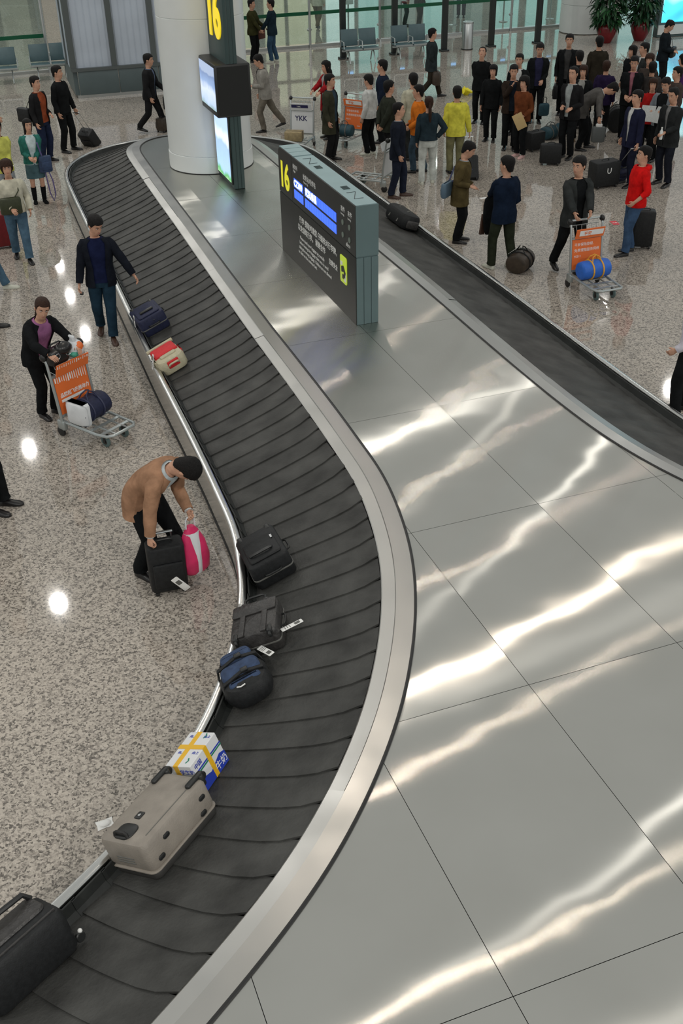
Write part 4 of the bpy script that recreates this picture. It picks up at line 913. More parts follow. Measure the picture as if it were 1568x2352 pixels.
# carton
M = belt_frame(*(-1.043, 5.451, 0.450)[:2], -4); t = thing('carton', 'white drinks carton bound with yellow tape on the belt', 'box', mtx=M, group='bags riding on the carousel')
M_card = mat('white_card', (.72, .73, .74), .5); M_tape = mat('yellow_tape', (.80, .46, .02), .4); M_bprint = mat('blue_print', (.02, .05, .42), .5); M_gprint = mat('green_print', (.01, .20, .12), .5)
CL, CW, CH_ = .36, .23, .27
b = MB(); b.rbox((0, 0, CH_/2), (CL, CW, CH_), .006, 1, .004); b.build('box_shell', M_card, t, 0)
b = MB()
for s_ in (-1, 1): b.box((s_*(CL/2+.001), -.02, CH_/2), (.003, .042, CH_)); b.box((-.02, s_*(CW/2+.001), CH_/2), (.042, .003, CH_))
b.box((0, -.02, CH_+.001), (CL, .042, .003)); b.box((-.02, 0, CH_+.002), (.042, CW, .003)); b.build('tape', M_tape, t, 0)
b = MB(); b.prism([(-.18, 0), (.18, 0), (.18, .06), (.10, .10), (.02, .075), (-.06, .10), (-.12, .12), (-.18, .10)], 0, .001)
pr = [Vector(v) for v in b.v]; b2 = MB(); b2.v = [(v.x, CW/2+.0012+v.z, v.y+.003) for v in pr]; b2.f = b.f; b2.m = b.m; b2.build('blue_wave', M_bprint, t, 0)
b = MB(); b.box((0, CW/2+.0012, .185), (.36, .0015, .012)); b.build('blue_line', M_bprint, t, 0)
b = MB(); b.box((0, CW/2+.0012, .168), (.36, .0015, .012)); b.build('green_line', M_gprint, t, 0)
b = MB(); b.box((CL/2+.0015, .02, .12), (.0015, .09, .04)); b.build('green_label', mat('bright_green_print', (.03, .55, .08), .5), t, 0)
text('print', '牛奶', .075, basis((-1, 0, 0), (0, 0, 1), (0, 1, 0), (-.03, CW/2+.003, .03)), M_wtext, t)
text('print', '中国', .045, basis((-1, 0, 0), (0, 0, 1), (0, 1, 0), (.15, CW/2+.003, .21)), M_bprint, t)
text('print', '学生奶', .045, basis((0, 1, 0), (0, 0, 1), (1, 0, 0), (CL/2+.002, -.0, .20)), M_bprint, t)
for x_, y_ in ((.05, .045), (-.12, .045), (.05, -.085), (-.12, -.085)):
    text('print', '向上', .03, basis((0, 1, 0), (-1, 0, 0), (0, 0, 1), (x_, y_, CH_+.0015)), M_bprint, t)
for x_ in (.12, -.14):
    b = MB(); b.tube([(x_-.025, .05, CH_+.001), (x_, .062, CH_+.001), (x_+.025, .05, CH_+.001)], .006, 5, flat=.3); b.build('leaf_mark', M_gprint, t)
# big taupe case
M = belt_frame(*(-1.233, 4.856, 0.420)[:2], -3); t = thing('suitcase', 'large taupe suitcase lying on the belt against the rail', 'suitcase', mtx=M, group='bags riding on the carousel')
TL, TW, TT = .68, .44, .30
b = MB(); b.rbox((0, 0, TT*.61), (TL, TW, TT*.78), .055, 6, .035); b.build('shell', M_tau, t)
b = MB(); b.rbox((0, 0, TT*.11), (TL-.01, TW-.01, TT*.22), .05, 5, .015); b.build('lid', mat('dark_taupe', (.035, .034, .032), .5), t)
b = MB(); b.rbox((0, 0, TT*.225), (TL+.014, TW+.014, .014), .06, 6, .004); b.build('piping', M_tau, t)
b = MB(); b.tube([(-TL/2+.05, TW/2-.055, TT+.001), (TL/2-.10, TW/2-.055, TT+.001)], .0035, 5); b.build('seam', M_zip, t)
for s_ in (-1, 1):
    b = MB(); b.wheel((-TL/2-.02, s_*(TW/2-.055), TT-.02), .035, .03, (0, 1, 0)); b.build('wheel', M_black, t)
    b = MB(); b.rbox((-TL/2+.055, s_*(TW/2-.055), TT+.008), (.17, .045, .035), .018, 3, .012); b.rbox((-TL/2+.005, s_*(TW/2-.055), TT-.03), (.045, .075, .09), .02, 3, .012); b.build('wheel_housing', M_black, t)
b = MB(); b.rbox((TL/2-.10, -.02, TT+.002), (.14, .16, .02), .05, 5, .008); b.build('handle_well', M_black, t)
b = MB(); hoop(b, (TL/2-.05, -.02, TT+.0), (0, 1, 0), (-.2, 0, 1), .12, .035, .012); b.build('pull_handle', M_blackr, t)
b = MB(); b.rbox((.09, -.03, TT+.003), (.065, .055, .010), .008, 2, .003); pl = b.build('emblem_plate', M_black, t)
b = MB(); b.rbox((.09, -.03, TT+.0095), (.022, .022, .004), .008, 3, .001); b.build('emblem', M_chr, pl)
for x_, z_ in ((-.24, .20), (-.20, .10), (.14, .22), (.24, .13)):
    b = MB(); b.T = Matrix.Translation((x_, TW/2+.001, z_)) @ Matrix.Rotation(R(-90), 4, 'X'); b.rbox((0, 0, 0), (.06, .035, .014), .016, 4, .004); b.build('side_stud', M_black, t)
for z_ in (.13, .15, .17):
    b = MB(); b.tube([(TL/2+.001, -.09, z_), (TL/2+.001, .07, z_)], .0045, 6); b.build('corner_rib', M_zip, t)
# black soft bag at the bottom left
M = belt_frame(*(-1.924, 3.902, 0.450)[:2], -2); t = thing('wheeled_bag', 'black soft wheeled bag at the bottom left of the belt', 'suitcase', mtx=M, group='bags riding on the carousel')
b = MB(); b.rbox((.05, 0, .17), (.62, .33, .34), .06, 5, .05); b.build('body', M_ny, t)
b = MB(); b.rbox((.05, -.04, .345), (.52, .20, .05), .05, 4, .025); b.build('top_pocket', M_lea, t)
b = MB(); b.tube([(-.22, .12, .335), (.30, .12, .335)], .009, 6); b.tube([(-.2, -.15, .34), (.30, -.15, .34)], .009, 6); b.build('piping', M_lea, t)
b = MB(); b.tube([(-.20, -.10, .36), (-.16, -.10, .42), (.06, -.10, .43), (.2, -.10, .36)], .018, 8); b.build('carry_handle', M_black, t)
for s_ in (-1, 1):
    b = MB(); b.wheel((-.285, s_*.12, .05 if s_ > 0 else .05), .034, .03, (0, 1, 0)); b.build('wheel', M_black, t)
    b = MB(); b.ell((-.30, s_*.12, .085), (.016, .016, .016), None, 8, 6); b.build('wheel_cap', M_paper, t)
# dark bag on the right belt
M = belt_frame(*(1.115, 18.075, 0.450)[:2], 0); t = thing('duffel_bag', 'black duffel bag riding on the right-hand belt behind the sign', 'bag', mtx=M, group='bags riding on the carousel')
b = MB(); b.rbox((.0, 0, .14), (.85, .34, .28), .12, 5, .07); b.build('body', M_ny, t)
for x_ in (-.17, .17):
    b = MB(); b.tube([(x_, -.18, .08), (x_, -.13, .24), (x_, 0, .288), (x_, .13, .24), (x_, .18, .08)], .018, 6, flat=.5); b.build('strap', M_zip, t)
b = MB(); b.rbox((-.44, 0, .12), (.05, .22, .14), .02, 2); b.build('end_pocket', M_lea, t)

# upright trolley cases, duffels and bags on the floor
def upright(label, pos, yaw, w_, d_, h_, m, hh=.0, tilt=0., name='trolley_case', group='cases standing on the hall floor', pocket=True):
    t = thing(name, label, 'suitcase', mtx=FL(pos, yaw, .0, tilt), group=group)
    b = MB(); b.rbox((0, 0, h_/2+.04), (w_, d_, h_), .045, 4, .03); b.build('shell', m, t)
    if pocket:
        b = MB(); b.rbox((0, d_/2+.008, h_*.40+.04), (w_*.80, .04, h_*.52), .015, 3, .015); b.build('pocket', m, t)
    for s_ in (-1, 1):
        b = MB(); b.wheel((s_*w_*.36, -d_/2+.03, .035), .035, .03); b.build('wheel', M_black, t)
        b = MB(); b.rbox((s_*w_*.36, d_/2-.03, .02), (.04, .03, .04), .008, 2); b.build('foot', M_black, t)
    b = MB(); hoop(b, (0, 0, h_+.035), (1, 0, 0), (0, 0, 1), .16, .035, .010); b.build('carry_handle', M_black, t)
    if hh:
        b = MB()
        for s_ in (-1, 1): b.tube([(s_*.085, -d_/2+.03, h_+.02), (s_*.085, -d_/2+.03, h_+hh)], .008, 6)
        b.tube([(-.10, -d_/2+.03, h_+hh), (.10, -d_/2+.03, h_+hh)], .014, 8); b.build('pull_handle', M_steel, t)
    return t
def pulled(label, pos, hand, w_, d_, h_, m):
    p = Vector((pos[0], pos[1], .02)); Z = (Vector(hand)-p); D = Z.length; Z.normalize(); X = Z.cross(Vector((0, 0, 1))).normalized(); Y = Z.cross(X)
    t = upright(label, (0, 0), 0, w_, d_, h_, m, max(D-h_-.02, .1)); t.matrix_world = basis(X, Y, Z, p+Y*(d_/2-.03)); return t
def duffel(label, M, L, r_, m, strap, name='duffel_bag', cat='bag', group='bags on the hall floor', flat=.85, handles=True):
    t = thing(name, label, cat, mtx=M, group=group); b = MB(); rings = []
    for x_, k_ in ((-.5, .55), (-.49, .82), (-.46, .95), (-.40, 1), (0, 1.03), (.40, 1), (.46, .95), (.49, .82), (.5, .55)):
        rings.append([(L*x_, r_*k_*math.cos(2*PI*i/16), r_*flat+r_*flat*k_*math.sin(2*PI*i/16)) for i in range(16)])
    b.loft(rings, True, True); b.build('body', m, t)
    for x_ in (-.17, .17):
        b = MB(); b.tube([(L*x_, r_*1.04*math.cos(a), r_*flat+r_*flat*1.04*math.sin(a)) for a in [2*PI*i/18 for i in range(18)]], .013, 6, loop=True); b.build('strap', strap, t)
    if handles:
        for s_ in (-1, 1):
            b = MB(); b.tube([(-L*.17, s_*r_*.55, r_*flat*1.83), (-L*.12, s_*r_*.25, r_*flat*2+.06), (0, s_*r_*.12, r_*flat*2+.09), (L*.12, s_*r_*.25, r_*flat*2+.06), (L*.17, s_*r_*.55, r_*flat*1.83)], .009, 6); b.build('handle', strap, t)
    return t
def held_bag(label, hand, yaw, w_, d_, h_, m, drop=.16, name='briefcase', cat='bag', soft=.02):
    t = thing(name, label, cat, mtx=FL(hand, yaw, hand[2]-drop-h_)); b = MB(); b.rbox((0, 0, h_/2), (w_, d_, h_), min(d_*.45, soft*2), 4, soft); b.build('body', m, t)
    b = MB(); b.rbox((0, d_/2+.004, h_*.45), (w_*.7, .02, h_*.5), .008, 2); b.build('pocket', m, t)
    b = MB(); hoop(b, (0, 0, h_-.01), (1, 0, 0), (0, 0, 1), w_*.42, drop+.01, .009); b.build('handle', M_black, t); return t
def shoulder_bag(label, P, side, z, off_, yaw, w_, d_, h_, m, strap_m, over=1, name='shoulder_bag'):
    c = P['SP'](z, side*off_[0], off_[1]); t = thing(name, label, 'bag', mtx=FL(c, yaw, c.z-h_/2)); inv = FL(c, yaw, c.z-h_/2).inverted()
    b = MB(); b.rbox((0, 0, h_/2), (w_, d_, h_), min(.06, d_*.45), 4, .03); b.build('body', m, t)
    b = MB(); b.rbox((0, d_/2+.005, h_*.42), (w_*.75, .03, h_*.5), .01, 2, .012); b.build('pocket', m, t)
    pts = [P['SP'](z+.05, side*(off_[0]-.02), off_[1]), P['SP'](1.30, side*over*.12, .155 if off_[1] > 0 else -.16), P['SP'](1.44, side*over*.11, .0), P['SP'](1.30, side*over*.12, -.16 if off_[1] > 0 else .155), P['SP'](z+.05, side*(off_[0]-.03), off_[1]-.03)]
    b = MB(); b.tube([inv @ p for p in pts], .016, 6, flat=.45); b.build('strap', strap_m, t); return t

upright('black wheeled suitcase held by the bending tan jacket', (-1.705, 8.318), 197, .36, .22, .52, M_ny, .10, 0, 'trolley_case')
t = thing('luggage_label', 'white paper luggage label on the black suitcase by the tan jacket', 'tag', mtx=FL((-1.558, 8.039, 0.280), 17, .26) @ Matrix.Translation((.02, -.0, 0)))
b = MB(); b.T = Matrix.Rotation(R(100), 4, 'X') @ Matrix.Rotation(R(35), 4, 'Z'); b.rbox((0, 0, 0), (.07, .22, .004), .008, 2, .001); b.build('slip', M_paper, t)
b = MB(); b.T = Matrix.Rotation(R(100), 4, 'X') @ Matrix.Rotation(R(35), 4, 'Z'); b.box((0, .03, .003), (.045, .06, .002)); b.box((0, .03, -.003), (.045, .06, .002)); b.build('barcode', M_zip, t, 0)
# pink and white carrier bag
hl = p_tan['hl']; t = thing('carrier_bag', 'pink and white plastic carrier bag in the hand of the tan jacket', 'bag', mtx=FL(hl, 40, hl.z-.62))
M_pk = mat('pink_plastic', (.66, .03, .13), .35, var=.1, vscale=10, bump=.4, bscale=9); M_wp = mat('white_plastic', (.70, .72, .74), .35, var=.05, vscale=8, bump=.4, bscale=9)
b = MB(); b.loft([[(.30*k_*math.copysign(abs(math.cos(a))**.7, math.cos(a))/1.9, .09*k2*math.sin(a), z_) for a in [2*PI*i/16 for i in range(16)]] for z_, k_, k2 in ((0, .75, .9), (.04, 1.0, 1.2), (.16, 1.06, 1.3), (.34, .85, .95), (.46, .5, .5), (.52, .22, .35))], True, True); b.build('bag_body', M_pk, t)
b = MB(); b.loft([[(x_+.082*math.cos(a), (.09*k2+.004)*math.sin(a), z_) for a in [2*PI*i/12 for i in range(12)]] for x_, z_, k2 in ((0, -.004, .9), (0, .04, 1.22), (0, .16, 1.33), (0, .34, 1.0), (0, .46, .6))], False, False); b.build('white_stripe', M_wp, t)
b = MB(); hoop(b, (0, 0, .50), (1, 0, 0), (0, 0, 1), .10, .12, .008); b.build('loop_handle', M_wp, t)
# left group bags
shoulder_bag('black shoulder bag on the back of the rust shirt wearer', p_bag, 1, 1.02, (.20, -.27), -30, .34, .16, .30, M_ny, M_black)
pulled('black wheeled bag tilted on its long handle at the left', (-5.667, 25.997), p_blk['hl'], .36, .26, .44, M_ny)
shoulder_bag('blue denim bag with a long purple strap hanging at the skirt', p_teal, -1, .86, (.22, .16), -150, .26, .12, .32, M_den, mat('purple_strap', (.10, .08, .22), .7), name='denim_bag')
q = p_teal['SP'](.86, -.22, .18); t = thing('hanging_strap', 'long purple bag strap looping down beside the black boots', 'strap', mtx=FL(q, 0, .0))
b = MB(); b.tube([(.02, 0, q.z-.05), (.09, .02, .45), (.11, .0, .18), (.06, .0, .05), (.0, .02, .2), (-.03, .0, q.z-.1)], .014, 6, flat=.4); b.build('strap', mat('purple_strap', (.10, .08, .22), .7), t)
shoulder_bag('dark green cross-body bag on the cream sweater', p_crm, 1, 1.06, (.06, .20), 20, .36, .10, .28, M_grn, M_grn, -1)
t = thing('paper_slip', 'white slip held by the yellow-green sweater', 'paper', mtx=FL(p_yel['hl'], 40, p_yel['hl'].z+.01)); b = MB(); b.rbox((0, 0, 0), (.12, .2, .004), .004, 1, .001); b.build('slip', M_paper, t)
upright('dark red suitcase behind the cream sweater at the left edge', (-6.043, 18.624), 20, .46, .28, .58, M_dkred, 0.0)
t = thing('wrapper', 'crumpled white packet lying on the granite floor by the rail', 'litter', mtx=FL((-1.827, 5.396), 25)); b = MB()
b.loft([[(.065*kx, .045*ky, .002+z_) for kx, ky in ((-1, -1), (0, -.85), (1, -1), (.9, 0), (1, 1), (0, .9), (-1, 1), (-.92, 0))] for z_ in (0, .003)], True, True); b.ell((0, 0, .014), (.045, .032, .012), None, 10, 6); b.build('packet', M_paper, t)
t = thing('crumpled_bag', 'bright yellow crumpled plastic bag on the floor behind the yellow jacket', 'litter', mtx=FL((3.661, 30.558), 20)); b = MB()
for k in range(7):
    a_ = k*.9; b.tube([(0, 0, .03), (.10*math.cos(a_), .10*math.sin(a_), .10+.03*(k % 3)), (.22*math.cos(a_+.3), .18*math.sin(a_+.3), .06+.06*(k % 2))], [.06, .055, .012], 7)
b.build('plastic', mat('bright_yellow_plastic', (.85, .75, .02), .4), t)
t = thing('floor_sticker', 'small red notice stuck to the floor behind the trolley', 'sticker', mtx=FL((5.178, 19.292), 8)); b = MB(); b.box((0, 0, .002), (.12, .22, .003)); b.build('sheet', mat('red_notice', (.65, .05, .07), .5), t, 0)
text('print', '注意', .05, basis((1, 0, 0), (0, 1, 0), (0, 0, 1), (-.05, -.02, .004)), M_wtext, t)
t = thing('phone', 'dark phone in the hand of the walking navy jacket', 'phone', mtx=FL(p_navy['hr'], 10, p_navy['hr'].z-.06)); b = MB(); b.rbox((0, 0, 0), (.05, .10, .02), .012, 3, .005); b.build('case', M_black, t)
held_bag('black bag carried by the striding dark suit behind the carousel end', p_run['hl'], -98, .40, .16, .30, M_ny, .08, 'holdall')
upright('dark case with pale label at the far end of the carousel beside the column', (-4.193, 27.073), 60, .34, .24, .30, M_brn)
held_bag('reddish leather bag between the two people at the glass', Vector((*(-2.269, 36.359, 0.850)[:2], 1.05)), 60, .44, .14, .36, mat('red_brown_leather', (.12, .025, .015), .5), .06, 'holdall')
held_bag('large brown patterned bag carried by the walking dark suit', p_wlk['hr'], -80, .52, .22, .36, M_brn, .08, 'holdall', soft=.05)
pulled('dark trolley case pulled by the yellow jacket', (2.833, 22.212), p_yj['hr'], .36, .24, .52, M_ny)
shoulder_bag('blue and grey satchel hanging behind the olive blazer', p_olb, 1, .98, (.14, -.24), 60, .34, .10, .26, mat('slate_blue_nylon', (.10, .16, .22), .6), mat('blue_strap', (.025, .035, .10), .6), -1, 'satchel')
t = thing('paper_slip', 'white slip held out between the olive blazer and the navy jacket', 'paper', mtx=FL((2.499, 17.653, 1.000), 20, 1.0)); b = MB(); b.rbox((0, 0, 0), (.16, .08, .004), .004, 1, .001); b.build('slip', M_paper, t)
# black coat over arm
hl = p_nvb['hl']; t = thing('folded_coat', 'black coat hanging over the arm of the navy jacket', 'coat', mtx=FL((hl.x+.04, hl.y+.0), 30, hl.z-.62)); b = MB()
b.loft([[(.17*k_*math.copysign(abs(math.cos(a))**.8, math.cos(a)), .07*k_*math.sin(a)*(1+.2*math.sin(3*a)), z_) for a in [2*PI*i/18 for i in range(18)]] for z_, k_ in ((0, .65), (.1, .85), (.3, 1), (.5, 1), (.60, .85), (.65, .4))], True, True); b.build('cloth', BK, t)
b = MB(); b.prism([(-.19, 0), (-.10, -.01), (-.08, .30), (-.15, .34)], -.02, .02); b2 = MB(); b2.v = [(v[0], v[2]+.06, v[1]+.0) for v in b.v]; b2.f = b.f; b2.m = b.m; b2.build('lining', BSH, t, 0)
du = duffel('dark brown duffel bag with white tag on the floor by the navy jacket', FL((3.056, 16.940), 62), .48, .19, M_brn, M_ny)
luggage_tag(du, Matrix.Translation((-.05, .12, .33)) @ Matrix.Rotation(R(-40), 4, 'X'))
upright('tall black suitcase standing behind the red hooded top', (5.317, 17.932), -8, .36, .24, .62, M_ny, .0)
# crowd luggage
upright('black hard case with handle beside the open black suit', (4.690, 23.356), -10, .46, .22, .40, M_ny)
upright('black case behind the russet jacket', (4.550, 24.582), 30, .42, .26, .38, M_ny)
duffel('teal sports bag with white lettering, left of two on the floor', FL((5.089, 25.616), 40), .50, .17, M_tealb, M_zip)
duffel('teal sports bag partly hidden, right of two on the floor', FL((5.527, 26.084), 20), .42, .15, M_tealb, M_zip)
b_ = held_bag('small blue bag hanging from the indigo shirt wearer', p_blb['hl']+Vector((.12, -.05, -.3)), 10, .26, .14, .30, M_tealb, .14, 'gym_bag', soft=.05)
held_bag('black briefcase in the hand of the tall long coat', p_tall['hr'], 75, .44, .12, .32, M_ny, .10)
t = thing('envelope', 'buff envelope held by the russet jacket', 'envelope', mtx=FL(p_env['hl'], 150, p_env['hl'].z-.06)); b = MB(); b.T = Matrix.Rotation(R(30), 4, 'Y'); b.rbox((0, .05, 0), (.24, .008, .33), .004, 1, .002); b.build('sleeve', mat('buff_paper', (.52, .38, .18), .6), t)
t = held_bag('grey bag with white top being lifted by the bending grey jacket', p_bend['hr'], -10, .30, .14, .34, mat('grey_nylon', (.10, .11, .11), .6), .10, 'tote_bag', soft=.04)
b = MB(); b.rbox((0, .0, .36), (.14, .10, .08), .03, 3, .02); b.build('white_top', M_paper, t)
duffel('black rucksack on the floor behind the bending grey jacket', FL((6.773, 26.238), 80), .55, .24, M_ny, M_zip, 'rucksack', 'backpack', flat=1.2)
upright('large black bag with white letter mark behind the trolley pusher', (5.465, 21.643), 20, .58, .34, .48, M_ny, .0)
text('letter_mark', 'U', .16, basis((1, 0, 0), (0, 0, 1), (0, -1, 0), (-.05, -.174, .30)), M_wtext, bpy.data.objects[[o.name for o in bpy.data.objects if o.name.startswith('trolley_case')][-1]])
pulled('navy trolley case on a steel handle held by the navy suit', (5.744, 22.130), p_nst['hl'], .34, .22, .46, M_nv)
t = thing('newspaper', 'open grey newspaper held by the grey shirt reader', 'newspaper', mtx=FL((p_news['hl']+p_news['hr'])/2, 142, p_news['hl'].z)); b = MB()
for s_ in (-1, 1): b.T = Matrix.Rotation(R(s_*14), 4, 'Z') @ Matrix.Rotation(R(-50), 4, 'X'); b.rbox((s_*.15, .06, .02), (.29, .36, .006), .004, 1, .001)
b.build('sheet', mat('newsprint', (.42, .43, .42), .7, var=.15, vscale=60), t)
t = thing('bottle', 'white bottle held by the charcoal suit', 'bottle', mtx=FL(p_chs['hl'], 0, p_chs['hl'].z-.08)); b = MB(); b.lathe([(.03, 0), (.034, .02), (.034, .15), (.014, .19), (.014, .21)], n=12); b.build('flask', M_white, t)
b = MB(); b.lathe([(.016, .205), (.016, .23)], n=10); b.build('cap', M_paper, t)
shoulder_bag('dark shoulder bag of the person before the blue screen', p_scr, -1, 1.0, (.08, .22), 60, .36, .12, .26, M_ny, M_black)

# ------------------------------------------------------------ trolleys
def trolley(label, pos, yaw, panel=M_orange, ad=('品牌起飞的推动力',), kind=0, zoff=0):
    t = thing('luggage_trolley', label, 'trolley', pos, yaw, 'luggage trolleys in the hall')
    for s_ in (-1, 1):
        b = MB(); b.tube([(s_*.27, .06, .10), (s_*.275, .02, .5), (s_*.28, -.04, .95), (s_*.28, -.07, 1.02)], [.022, .020, .018, .018], 8); b.build('side_post', M_alu, t)
        b = MB(); b.ell((s_*.285, -.08, 1.03), (.04, .055, .05), None, 10, 7); b.build('handle_end', M_black, t)
    b = MB(); b.tube([(-.28, -.10, 1.04), (.28, -.10, 1.04)], .017, 8); b.build('handle_bar', M_alu, t)
    tl = Matrix.Translation((0, .045, .30)) @ Matrix.Rotation(R(7), 4, 'X')
    fr = basis((-1, 0, 0), (0, 0, 1), (0, 1, 0))
    b = MB(); b.T = tl; b.box((0, .0, .23), (.51, .014, .47)); mp = b.build('advert_panel', panel, t, 0)
    b = MB(); b.T = tl; b.box((0, 0, -.022), (.53, .03, .035)); b.box((0, 0, .485), (.53, .03, .03)); b.build('panel_rail', M_alu, t, 0)
    tu = Matrix.Translation((0, .055, .80)) @ Matrix.Rotation(R(-14), 4, 'X')
    b = MB(); b.T = tu; b.box((0, .0, .075), (.50, .014, .16)); up_ = b.build('basket_panel', panel, t, 0)
    if kind == 0:
        random.seed(11)
        for k in range(15):
            hb_ = .05+random.uniform(0, .03)+.05*k/14
            b = MB(); b.T = tl; b.box((.235-.033*k, .0085, .462-hb_/2), (random.choice((.008, .012, .018)), .002, hb_)); b.build('white_bar', M_wtext, mp, 0)
            b = MB(); b.T = tu; b.box((.235-.033*k, .0085, .125), (random.choice((.008, .014)), .002, random.uniform(.02, .05))); b.build('white_bar', M_wtext, up_, 0)
        text('slogan', ad[0], .062, tl @ basis((-1, 0, 0), (0, 0, 1), (0, 1, 0), (.215, .0085, .20)), M_wtext, mp, bold=.001, sx=.92)
        b = MB(); b.T = tl; b.box((.03, .0085, .155), (.36, .002, .035)); b.build('slogan_bar', M_wtext, mp, 0)
    elif kind == 1:
        for i, (s2, sz, z_) in enumerate((('平安保险旅程,', .055, .36), ('免费理赔服务网络', .056, .27), ('95511', .05, .18), ('www', .04, .05))):
            text('slogan', s2, sz, tl @ basis((-1, 0, 0), (0, 0, 1), (0, 1, 0), ((.22, .22, .22, -.08)[i], .0085, z_)), M_wtext, mp)
        b = MB(); b.T = tu; b.box((-.02, .0085, .085), (.42, .002, .09)); b.build('white_label', M_wtext, up_, 0)
        text('slogan', '平安', .07, tu @ basis((-1, 0, 0), (0, 0, 1), (0, 1, 0), (.12, .0105, .055)), panel, up_, bold=.001)
    else:
        text('brand_print', ad[0], .15, tl @ basis((-1, 0, 0), (0, 0, 1), (0, 1, 0), (.17, .0085, .26)), NVP, mp, bold=.003)
        b = MB(); b.T = tu; b.box((.03, .0085, .09), (.40, .002, .07)); b.build('navy_label', NVP, up_, 0)
        text('brand_print', ad[1], .05, tu @ basis((-1, 0, 0), (0, 0, 1), (0, 1, 0), (.10, .0105, .07)), M_wtext, up_)
    b = MB()
    for k in range(6): b.tube([(-.22+.088*k, .045, .80), (-.22+.088*k, -.10, .82), (-.22+.088*k, -.13, .95)], .004, 5)
    b.tube([(-.26, -.13, .95), (.26, -.13, .95)], .006, 5); b.build('basket_wire', M_alu, t)
    b = MB(); b.tube([(-.25, .05, .20), (-.24, .62, .19), (-.22, .78, .20), (-.16, .84, .21), (.16, .84, .21), (.22, .78, .20), (.24, .62, .19), (.25, .05, .20)], .020, 8); b.build('base_frame', M_alu, t)
    for y_ in (.30, .50, .68):
        b = MB(); b.box((0, y_, .195), (.46, .045, .014)); b.build('base_slat', M_alu, t, 0)
    for x_ in (-.10, .10):
        b = MB(); b.tube([(x_, .05, .19), (x_, .84, .20)], .012, 6); b.build('base_tube', M_alu, t)
    for s_ in (-1, 1):
        b = MB(); b.rbox((s_*.26, .03, .16), (.06, .13, .13), .015, 2); b.build('wheel_bracket', M_alu, t)
        b = MB(); b.wheel((s_*.27, .0, .065), .065, .035); b.build('wheel', M_blackr, t)
        b = MB(); b.wheel((s_*.15, .66, .075), .075, .035); w_ = b.build('wheel', mat('grey_tyre', (.09, .14, .14), .5), t)
        b = MB(); b.wheel((s_*.15, .66, .075), .045, .040); b.build('wheel_hub', M_black, w_)
        b = MB(); b.rbox((s_*.15, .66, .155), (.07, .10, .035), .02, 3); b.box((s_*.15-.024, .66, .11), (.006, .035, .09)); b.box((s_*.15+.024, .66, .11), (.006, .035, .09)); b.build('caster_fork', M_black, t)
    return t
NVP = mat('navy_print', (.02, .02, .09), .5); M_wpan = mat('white_panel', (.66, .68, .69), .4)
trolley('luggage trolley with striped orange panels pushed on the left of the carousel', (-3.27, 11.72), -127)
trolley('luggage trolley with orange insurance advert carrying the blue duffel', (3.95, 16.22), -161, kind=1)
trolley('luggage trolley with white YKK advert panel behind the sign', (-.72, 25.45), 164, M_wpan, ('YKK', 'YKK'), 2)
trolley('luggage trolley with orange panel beside the white jacket', (.50, 25.75), 148, kind=1)
trolley('empty luggage trolley behind the dark navy suit', (1.12, 21.78), 64, M_wpan, ('YKK', 'YKK'), 2)
TM = lambda pos, yaw, p, a=0: Matrix.Translation((pos[0], pos[1], 0)) @ Matrix.Rotation(R(yaw), 4, 'Z') @ Matrix.Translation(p) @ Matrix.Rotation(R(a), 4, 'Z')
dn = duffel('navy and white sports bag on the orange-panelled trolley', TM((-3.27, 11.72), -127, (0, .27, .215), 4), .50, .165, M_nv, mat('navy_strap', (.03, .035, .08), .6), handles=True)
b = MB(); b.rbox((.185, 0, .146), (.16, .36, .296), .10, 5, .05); b.build('white_end', M_wp, dn)
duffel('bright blue duffel with yellow straps on the trolley', TM((3.95, 16.22), -161, (0, .28, .215), 3), .52, .15, M_blu, M_yst, flat=.95)
t = thing('handbag', 'shiny black handbag on top of the orange trolley basket', 'bag', mtx=TM((-3.27, 11.72), -127, (.13, -.03, .93), 0)); b = MB(); b.rbox((0, 0, .09), (.30, .20, .20), .07, 4, .05); b.ell((-.08, .05, .17), (.12, .09, .08), None, 10, 7); b.build('body', mat('patent_black', (.014, .013, .013), .28), t)
for x_ in (-.10, .06):
    b = MB(); b.tube([(x_+.035*math.cos(a), .108, .12+.035*math.sin(a)) for a in [2*PI*i/14 for i in range(14)]], .004, 5, loop=True); b.build('ring', M_chr, t)
b = MB(); hoop(b, (0, 0, .18), (1, 0, 0), (0, .3, 1), .18, .08, .010); b.build('handle', M_black, t)
t = thing('plastic_bag', 'white plastic bag with coloured print in the orange trolley basket', 'bag', mtx=TM((-3.27, 11.72), -127, (-.14, -.02, .90), 0)); b = MB(); b.ell((0, 0, .10), (.13, .11, .13), None, 12, 8); b.tube([(0, 0, .2), (.02, .02, .27), (.05, .0, .30)], [.05, .03, .012], 8); b.build('bag_body', M_wp, t)
b = MB(); b.ell((-.02, .04, .14), (.08, .07, .07), None, 10, 6); b.build('orange_print', M_orange, t); b = MB(); b.ell((.05, .05, .08), (.07, .06, .05), None, 10, 6); b.build('green_print', mat('mint_print', (.08, .42, .30), .5), t)
duffel('dark teal bag on the trolley beside the olive overcoat', TM((.50, 25.75), 148, (.02, .45, .215), 10), .44, .15, M_tealb, M_zip)
t = thing('parcel', 'brown paper parcel at the foot of the YKK trolley', 'box', mtx=TM((-.72, 25.45), 164, (.08, .42, .215), 6)); b = MB(); b.rbox((0, 0, .10), (.40, .28, .20), .012, 2, .008); b.build('wrapping', mat('kraft_paper', (.33, .26, .14), .7, var=.25, vscale=14), t)
b = MB(); b.box((0, 0, .10), (.41, .03, .206)); b.build('string', M_brn, t, 0)

